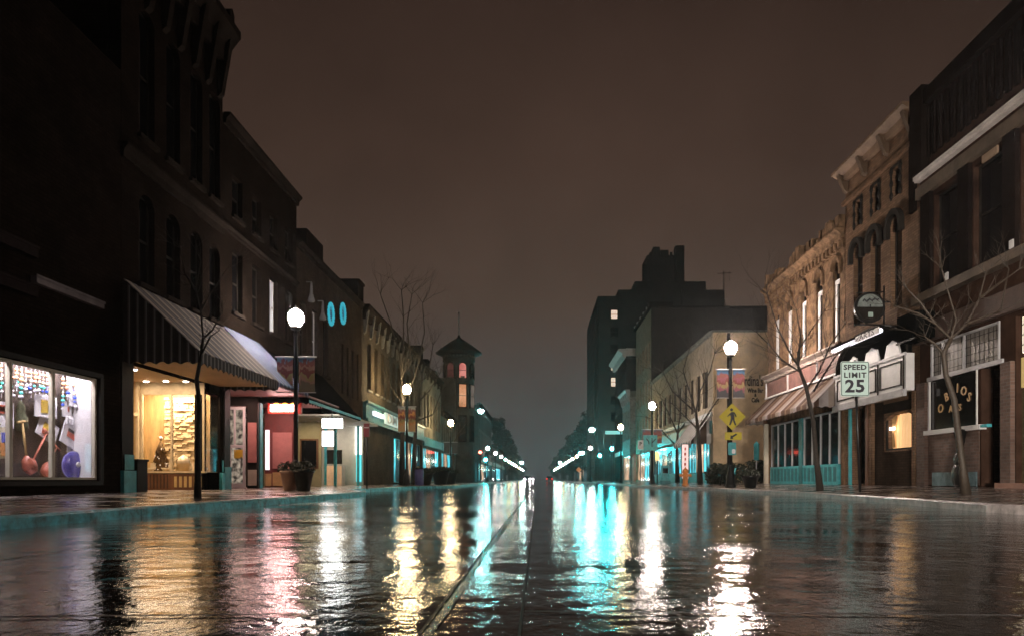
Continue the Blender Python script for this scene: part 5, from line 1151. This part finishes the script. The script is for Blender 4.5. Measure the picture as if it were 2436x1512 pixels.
s = MB(); s.prism([(c.x-.14, c.z-.5), (c.x+.14, c.z-.5), (c.x+.16, c.z+.4), (c.x, c.z+.55), (c.x-.16, c.z+.4)], 'y', 40, 40.03); s.build('board', M_teal, t)
s = MB(); s.tube([(c.x, 40.06, .3), (c.x, 40.06, c.z)], .03, 6); s.build('post', M_lgrey, t)
# hydrant
def hydrant(x, y, z, label, k=1.0):
    t = thing('fire_hydrant', label, 'fire hydrant', (x, y, z)); m = mat('orange_hydrant_paint', (.62, .24, .07), .4, var=.25)
    s = MB(); s.lathe([(.17*k, 0), (.17*k, .05*k), (.12*k, .07*k), (.12*k, .58*k), (.15*k, .60*k), (.15*k, .65*k)], x, y, 14, z); s.build('barrel', m, t)
    s = MB(); s.lathe([(.15*k, .651*k), (.13*k, .74*k), (.07*k, .80*k), (.03*k, .82*k), (.03*k, .88*k)], x, y, 14, z); s.build('bonnet', m, t)
    for d, r in ((-1, .065), (1, .065)):
        s = MB(); s.tube([(x+d*.10*k, y, z+.48*k), (x+d*.24*k, y, z+.48*k)], r*k, 10); s.tube([(x+d*.24*k, y, z+.48*k), (x+d*.28*k, y, z+.48*k)], r*1.25*k, 6); s.build('outlet', m, t)
    s = MB(); s.tube([(x, y-.10*k, z+.42*k), (x, y-.24*k, z+.42*k)], .085*k, 10); s.build('pumper_cap', m, t)
hydrant(8.45, 41, .17, 'orange fire hydrant standing before the teal lit windows on the right', 1.22)
# planters
def leaf_cluster(mb, c, rx, ry, rz, n, size, seed=0, up=0):
    rg = random.Random(seed)
    for i in range(n):
        while True:
            u = Vector((rg.uniform(-1, 1), rg.uniform(-1, 1), rg.uniform(-1, 1)))
            if u.length < 1: break
        p = Vector((c[0]+u.x*rx, c[1]+u.y*ry, c[2]+u.z*rz)); a = Vector((rg.gauss(0, 1), rg.gauss(0, 1), rg.gauss(0, .6)+up)).normalized()
        b_ = a.cross(Vector((rg.gauss(0, 1), rg.gauss(0, 1), rg.gauss(0, 1)))).normalized(); sz = size*rg.uniform(.6, 1.4)
        mb.face([p - a*sz, p + b_*sz*.4, p + a*sz, p - b_*sz*.4])
M_leaf = mat('dark_leaves', (.035, .04, .025), .6, var=.4, vs=8)
def planter(x, y, z, label, m, r=.36, h=.62, seed=1):
    t = thing('planter', label, 'planter', (x, y, z))
    s = MB(); s.lathe([(r*.55, 0), (r*.62, .02), (r*.95, h-.08), (r*1.05, h-.07), (r*1.05, h), (r*.9, h), (r*.85, h-.1), (.02, h-.1)], x, y, 22, z); s.build('pot', m, t)
    s = MB(); leaf_cluster(s, (x, y, z+h+.08), r*1.25, r*1.25, .22, 260 if r < .45 else 700, .07 if r < .45 else .11, seed); s.build('plant', M_leaf, t)
planter(-7.50, 21.6, .17, 'terracotta planter at the foot of the nearest left lamp', mat('terracotta', (.36, .22, .16), .6, var=.2), .29, .60, 3)
planter(-7.02, 21.4, .16, 'black planter beside the terracotta one near the left kerb', M_black, .30, .62, 4)
planter(-7.3, 46.5, .15, 'dark planter under the orange bannered lamp on the left', M_black, .5, .8, 5)
planter(-7.1, 52, .15, 'large dark planter farther down the left pavement', M_black, .7, 1.0, 6)
planter(-7.1, 58, .15, 'farthest dark planter on the left before the crossing', M_black, .6, .9, 7)
planter(8.7, 29.3, .17, 'low dark planter with teal handle beside the brightest lamp post', M_black, .35, .5, 8)
# bins and boxes
t = thing('litter_bin', 'violet blue litter bin beside the second left lamp', 'litter bin', (-7.6, 44.5, .15)); s = MB(); s.lathe([(.24, 0), (.28, .05), (.28, .95), (.25, 1.0)], -7.4, 44.5, 16, .15); s.build('barrel', mat('violet_bin', (.10, .09, .28), .4), t)
s = MB(); s.lathe([(.29, 1.0), (.28, 1.08), (.15, 1.2), (.02, 1.22)], -7.4, 44.5, 16, .15); s.build('lid', M_black, t)
c = PT(1583, 1125, 49); t = thing('newspaper_box', 'teal newspaper box beside the lane sign post on the right', 'newspaper box', (c.x, 49, .2))
s = MB(); s.box(c.x-.25, c.x+.25, 49, 49.4, .45, 1.4); s.prism([(c.x-.27, 1.401), (c.x+.27, 1.401), (c.x+.25, 1.48), (c.x-.25, 1.48)], 'y', 48.97, 49.42); s.build('cabinet', M_teal, t)
s = MB(); s.box(c.x-.32, c.x+.32, 49.02, 49.4, .18, .449); s.build('base', M_tealdk, t); s = MB(); s.box(c.x-.18, c.x+.18, 48.98, 48.999, .95, 1.3); s.build('window', M_pane, t)
c = PT(1564, 1085, 50); t = thing('lit_meter_head', 'small amber lit box on a pole between the lane sign and the newspaper box', 'sign', (c.x, 50, .2))
s = MB(); s.box(c.x-.12, c.x+.12, 50, 50.15, c.z-.25, c.z+.35); s.build('box', emis('amber_box', (1, .62, .25), 1.3), t); s = MB(); s.tube([(c.x, 50.08, .2), (c.x, 50.08, c.z-.25)], .04, 6); s.build('post', M_black, t)
c = PT(1630, 1072, 50.5); t = thing('lit_pylon', 'tall pinkish white lit sign board by the fire hydrant', 'sign', (c.x, 50.5, .2))
s = MB(); s.box(c.x-.22, c.x+.22, 50.5, 50.6, .6, 3.0); s.build('board', emis('pink_board', (.9, .62, .58), .9), t); s = MB(); s.box(c.x-.26, c.x+.26, 50.52, 50.58, .2, 3.06); s.build('frame', M_tealdk, t)
s = MB()
for q in range(4): s.box(c.x-.08+.03*(q % 2), c.x+.06, 50.48, 50.499, 1.5+q*.36, 1.7+q*.36)
s.build('marks', M_red, t)
t = thing('guitar_case', 'black case leaning against the brick under the gilt lettered window', 'case', (11.7, 19.8, .3))
s = MB(); s.ball((11.72, 19.95, .62), .34, 14, 8, .35, .8, 1.0); s.ball((11.74, 19.95, 1.05), .24, 12, 7, .4, .8, 1); s.tube([(11.75, 19.95, 1.1), (11.86, 19.95, 1.9)], [.08, .10], 8); s.build('body', M_black, t)
# hedge by the patio
def bush(c, rx, ry, rz, n, label, seed, sz=.11):
    t = thing('bush', label, 'bush', (c[0], c[1], .3), 'dark bushes of the patio')
    s = MB(); 
    for k in range(5): s.tube([(c[0], c[1], .25), (c[0]+math.cos(k*1.3)*rx*.5, c[1]+math.sin(k*1.3)*ry*.5, c[2]+rz*.3)], [.03, .01], 5)
    s.build('stem', M_wood, t)
    s = MB(); leaf_cluster(s, c, rx, ry, rz, n, sz, seed); s.build('foliage', M_leaf, t)
for i, (x, w_, z_) in enumerate(((10.5, .7, .75), (11.6, .9, .8), (12.8, .9, .95), (13.9, 1.0, .85), (15.1, .9, .95), (16.2, .8, .8))):
    bush((x, 42 + (i % 2)*.6, z_), w_, .8, .75, 1100, ['leftmost dark bush at the patio, nearest the hydrant', 'second dark bush from the left at the patio', 'dark bush below and left of the teal marker board', 'dark bush right behind the teal marker post', 'dark bush right of the marker post under the painted wall', 'rightmost dark bush against the striped awning building'][i], 20+i)
t = thing('bench_frame', 'small teal frame chair at the left foot of the patio hedge', 'chair', (9.6, 36, .2))
s = MB(); s.tube([(9.75, 36, .2), (9.95, 36, 1.1)], .04, 6); s.tube([(9.5, 36, .75), (9.95, 36, .8)], .035, 6); s.build('frame', M_teal, t)
s = MB(); s.tube([(9.4, 36.1, .2), (9.6, 36.1, .8)], .04, 6); s.tube([(9.2, 36.1, .2), (9.3, 36.1, .75)], .04, 6); s.box(9.15, 9.8, 35.8, 36.3, .72, .76); s.build('seat', M_black, t)
# ------------------------------------------------------------------ trees without leaves
M_bark = mat('wet_bark', (.045, .032, .022), .55, var=.4, vs=14, bump=.8, bs=40); M_barkm = mat('brown_bark', (.035, .026, .02), .7, var=.5, vs=14, bump=.8, bs=40); M_barkd = mat('dark_bark', (.03, .024, .02), .7, var=.3, vs=14)
def grow(mb, p, d, r, ln, dep, rg, spread=.55, up=.12):
    n = 3; pts = [p]; rr = [r]
    for i in range(n):
        d = (d + Vector((rg.gauss(0, .13), rg.gauss(0, .13), rg.gauss(0, .08)+up*.4))).normalized(); p = p + d*ln/n; pts.append(p); rr.append(r*(1-.45*(i+1)/n))
    mb.tube(pts, rr, 5 if dep < 3 else 6, False)
    if dep <= 0: return
    k = rg.choice([2, 2, 3])
    for j in range(k):
        ax = Vector((rg.gauss(0, 1), rg.gauss(0, 1), rg.gauss(0, .5))).normalized()
        nd = (d + ax*spread*rg.uniform(.6, 1.2)).normalized(); grow(mb, pts[-1], nd, rr[-1]*.85, ln*rg.uniform(.62, .85), dep-1, rg, spread, up)
    if dep > 1 and rg.random() < .8:
        ax = Vector((rg.gauss(0, 1), rg.gauss(0, 1), .2)).normalized(); grow(mb, pts[1], (d+ax*.8).normalized(), rr[1]*.5, ln*.6, dep-2, rg, spread, up)
def hero_tree(label, Y, trunk, limbs, r0, m, seed, twig=3, tl=.8, zb=None, depthj=.5, name='bare_tree'):
    """trunk and main limbs follow the silhouette, limbs spread in depth too"""
    rg = random.Random(seed); P0 = PT(trunk[0][0], trunk[0][1], Y); P0.z = zb
    t = thing(name, label, 'tree', P0)
    pts = [P0] + [PT(a, b_, Y) for a, b_ in trunk[1:]]; s = MB(); n = len(pts)
    s.tube(pts, [r0*(1.35 if i == 0 else 1-.45*i/(n-1)) for i in range(n)], 9); s.build('trunk', m, t)
    s = MB()
    for li in limbs:
        dy = rg.uniform(-depthj, depthj); q = [PT(a, b_, Y + dy*(i/(len(li)-1))) for i, (a, b_) in enumerate(li)]
        r = r0*.38; k = len(q); s.tube(q, [r*(1-.6*i/(k-1)) for i in range(k)], 6, False)
        for i in range(1, k):
            for _ in range(twig if i < k-1 else twig+1):
                d = (q[i]-q[i-1]).normalized(); ax = Vector((rg.gauss(0, 1), rg.gauss(0, 1), rg.gauss(0, .4))).normalized()
                grow(s, q[i] if i == k-1 else q[i-1].lerp(q[i], rg.random()), (d*.8+ax*.75).normalized(), r*.30, tl*rg.uniform(.5, 1.1), 2, rg)
    s.build('branches', m, t); return t
hero_tree('thin bare tree on the left pavement in front of the warm gift shop', 13.75, [(470, 1187), (471, 1060), (474, 960), (468, 900), (478, 850), (483, 805)],
          [[(483, 805), (478, 740), (466, 690), (478, 620)], [(483, 805), (505, 785), (530, 740)], [(480, 840), (500, 800), (522, 785)], [(478, 740), (500, 700), (540, 640)], [(466, 690), (440, 650), (430, 590)]], .052, M_barkd, 3, 2, .32, .15)
hero_tree('bare tree with a forked crown right of the bright lamp, before the weathered stone building', 22.8, [(1951, 1160), (1941, 1080), (1935, 1000), (1918, 920), (1899, 870)],
          [[(1899, 870), (1898, 835), (1920, 800), (1960, 740)], [(1899, 870), (1880, 840), (1850, 780), (1825, 700)], [(1905, 885), (1860, 855), (1830, 820), (1800, 790)], [(1918, 925), (1950, 880), (1975, 820), (2010, 770)], [(1899, 870), (1905, 800), (1895, 740)], [(1935, 930), (1985, 850), (2005, 830)]], .088, M_barkm, 5, 4, .8, .17)
hero_tree('gnarled bare tree at the right kerb, lit pale, in front of the gilt lettered window', 15.5, [(2298, 1172), (2290, 1110), (2278, 1020), (2270, 950), (2250, 890), (2244, 840), (2262, 805)],
          [[(2262, 805), (2225, 770), (2185, 745), (2130, 728)], [(2225, 770), (2190, 720), (2160, 690)], [(2262, 805), (2300, 770), (2330, 710), (2345, 650)], [(2330, 710), (2370, 680), (2425, 640)], [(2244, 840), (2222, 815), (2200, 800)], [(2262, 805), (2275, 760), (2240, 640)], [(2300, 770), (2380, 740), (2400, 640)]], .082, M_bark, 8, 3, .42, .18, depthj=.35)
hero_tree('tall bare street tree left of the second left lamp', 44.5, [(957, 1152), (957, 1050), (958, 960), (955, 900)],
          [[(955, 900), (950, 840), (930, 770), (905, 700)], [(955, 900), (960, 830), (960, 750), (955, 690)], [(955, 900), (975, 840), (968, 770), (980, 700)], [(957, 960), (985, 900), (1000, 850)], [(957, 960), (930, 920), (915, 880)]], .16, M_barkd, 11, 3, 1.1, .16)
hero_tree('bare street tree just right of the second left lamp', 49, [(985, 1152), (985, 1080), (990, 1000), (992, 930)],
          [[(992, 930), (995, 860), (1010, 790), (1005, 720)], [(992, 930), (1020, 880), (1030, 820)], [(990, 960), (1020, 930), (1045, 890)], [(990, 1000), (965, 950), (950, 920)], [(990, 1000), (1030, 985), (1050, 930)]], .16, M_barkd, 12, 3, 1.2, .16)
hero_tree('small bare tree with pale twigs before the turret', 68, [(1078, 1148), (1078, 1100), (1077, 1060)],
          [[(1077, 1060), (1060, 1010), (1050, 960)], [(1077, 1060), (1090, 1030), (1110, 1005)], [(1077, 1060), (1075, 1020), (1085, 990)]], .13, M_bark, 13, 3, 1.2, .16)
hero_tree('bare street tree in front of the stucco building windows on the right', 46, [(1665, 1145), (1664, 1080), (1660, 1020), (1655, 980)],
          [[(1655, 980), (1640, 930), (1625, 880), (1640, 830)], [(1655, 980), (1665, 930), (1690, 880), (1700, 840)], [(1660, 1020), (1630, 990), (1600, 960)], [(1655, 980), (1600, 930), (1580, 890)], [(1660, 1020), (1700, 960), (1730, 920)]], .16, M_bark, 14, 4, 1.2, .18)
hero_tree('bare street tree behind the second right lamp', 58, [(1612, 1146), (1610, 1090), (1612, 1030)],
          [[(1612, 1030), (1590, 980), (1570, 940)], [(1612, 1030), (1620, 970), (1610, 900)], [(1612, 1030), (1640, 990), (1660, 930)], [(1610, 1060), (1580, 1030), (1560, 1000)]], .16, M_bark, 15, 4, 1.4, .18)
# far leafy trees
def leafy(x, y, h, w, label, seed):
    rg = random.Random(seed); t = thing('evergreen_tree', label, 'tree', (x, y, 0), 'dark evergreens at the far end of the street')
    s = MB(); s.tube([(x, y, 0), (x, y, h*.5), (x+.2, y, h*.9)], [w*.07, w*.05, .05], 7)
    for k in range(7): a = rg.uniform(0, 6.28); z = h*rg.uniform(.3, .7); s.tube([(x, y, z), (x+math.cos(a)*w*.4, y+math.sin(a)*w*.4, z+h*.12)], [w*.025, .03], 5)
    s.build('trunk', M_barkd, t); s = MB()
    for k in range(26):
        z = rg.uniform(.18, .97); rr = w*.5*(1-z)**.55*rg.uniform(.35, 1); a = rg.uniform(0, 6.28)
        leaf_cluster(s, (x+math.cos(a)*rr, y+math.sin(a)*rr, h*z), w*.16, w*.16, h*.07, 60, w*.055, rg.randint(0, 9999))
    s.build('crown', mat('evergreen_leaves', (.022, .03, .022), .8, var=.5, vs=1), t)
for i, (x, y, h, w_) in enumerate(((14.5, 176, 21, 9), (12.5, 198, 19, 9), (14.0, 222, 19, 10), (12.0, 250, 18, 9), (13, 285, 17, 10), (12, 330, 16, 10), (13, 380, 16, 11), (12, 440, 15, 12),
                                   (-13.0, 215, 19, 9), (-12.0, 240, 21, 10), (-12.8, 268, 20, 10), (-12, 300, 17, 10), (-12.5, 345, 16, 10), (-12, 400, 15, 11), (-13, 460, 15, 12))):
    leafy(x, y, h, w_, 'dark evergreen far down the %s side of the street, number %d counted from the crossing' % ('right' if x > 0 else 'left', i+1 if x > 0 else i-7), 40+i)
# far end of the street: lights of shops and cars
def car(x, y, heading, label, col, lights, near=False):
    t = thing('car', label, 'car', (x, y, 0)); hd = heading
    def Q(px, py, pz): return (x+px*hd, y+py*hd, pz)
    s = MB(); body = [(-2.2, .35), (2.15, .35), (2.25, .6), (2.15, .85), (1.2, .98), (-1.3, 1.0), (-2.15, .95), (-2.3, .6)]
    def loft(prof, w0, w1):
        n = len(prof); vs = [Q(-w0 if z < .9 else -w1, a, z) for a, z in prof] + [Q(w0 if z < .9 else w1, a, z) for a, z in prof]
        return vs, [tuple(range(n)), tuple(range(n, 2*n))[::-1]] + [(i, n+i, n+(i+1) % n, (i+1) % n) for i in range(n)]
    s.idx(*loft(body, .88, .84)); s.build('body', mat(col, dict(grey_car=(.1, .1, .11), dark_car=(.03, .03, .05))[col], .25, .3), t)
    s = MB(); s.idx(*loft([(-1.5, 1.0), (1.0, .99), (.45, 1.42), (-1.1, 1.44)], .7, .68)); s.build('cabin', M_pane, t)
    for a in (-1.35, 1.35):
        for b_ in (-1, 1):
            p = Q(b_*.8, a, .32); s = MB(); s.tube([(p[0]-.1, p[1], p[2]), (p[0]+.1, p[1], p[2])], .32, 12); s.build('wheel', M_black, t)
    for b_ in (-1, 1):
        p = Q(b_*.62, 2.24, .66); s = MB(); s.ball(p, .11, 8, 6) if not near else s.tube([(p[0], p[1], p[2]), (p[0], p[1]+.04, p[2])], .09, 12); s.build('headlight', emis('headlight_on', (1, .97, .9), 400) if lights else M_pane, t)
        p = Q(b_*.66, -2.26, .75); s = MB(); s.ball(p, .09, 8, 6); s.build('tail_light', emis('tail_light_on', (1, .05, .03), 14), t)
car(-2.4, 262, -1, 'far oncoming car with bright headlights on the left lane', 'dark_car', True)
car(-2.6, 175, -1, 'nearer oncoming car with bright headlights, left of the centre strip', 'grey_car', True)
car(3.0, 190, 1, 'far car driving away on the right lane with red tail lights', 'dark_car', False)
# warning sign beyond the crossing
c = PT(1377, 1116, 150); t = thing('orange_work_sign', 'orange diamond sign far down the right side among the lamps', 'sign', (c.x, 150, .2))
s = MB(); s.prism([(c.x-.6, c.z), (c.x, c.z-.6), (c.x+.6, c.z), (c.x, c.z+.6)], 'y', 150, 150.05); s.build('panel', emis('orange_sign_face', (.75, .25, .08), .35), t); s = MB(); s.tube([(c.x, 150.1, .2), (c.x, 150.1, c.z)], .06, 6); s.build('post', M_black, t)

car(2.6, -9.5, 1, 'added unseen car behind the viewpoint, its headlights lighting the street signs', 'grey_car', False, True)  # unseen car added to light the signs and the tan side wall
for sx in (-1, 1):
    l = lampobj('SPOT', 'added_headlight_beam', None, (2.6+sx*.62, -7.1, .68), 12500, (1, .90, .78), .08, (R(90+4.6), 0, R(-10.5)))  # spots added to brighten surfaces that face the camera
    l.data.spot_size = R(46); l.data.spot_blend = .9; l.parent = bpy.data.objects['car.003']; l.location = (sx*.62, 2.4, .68)

# ------------------------------------------------------------------ haze: damp air lit by the lamps
hz = MB(); hz.box(-60, 60, -30, 620, -1.2, 60)
ho = bpy.data.objects.new('haze', None) if False else None
m = bpy.data.materials.new('damp_air'); m.use_nodes = True; tt = m.node_tree; tt.nodes.clear()
o_ = tt.nodes.new('ShaderNodeOutputMaterial'); v_ = tt.nodes.new('ShaderNodeVolumePrincipled'); v_.inputs['Color'].default_value = (.8, .85, .88, 1); v_.inputs['Density'].default_value = HAZE; v_.inputs['Anisotropy'].default_value = .75
tt.links.new(v_.outputs[0], o_.inputs['Volume'])
h = hz.build('haze', m); tag(h, kind='stuff')
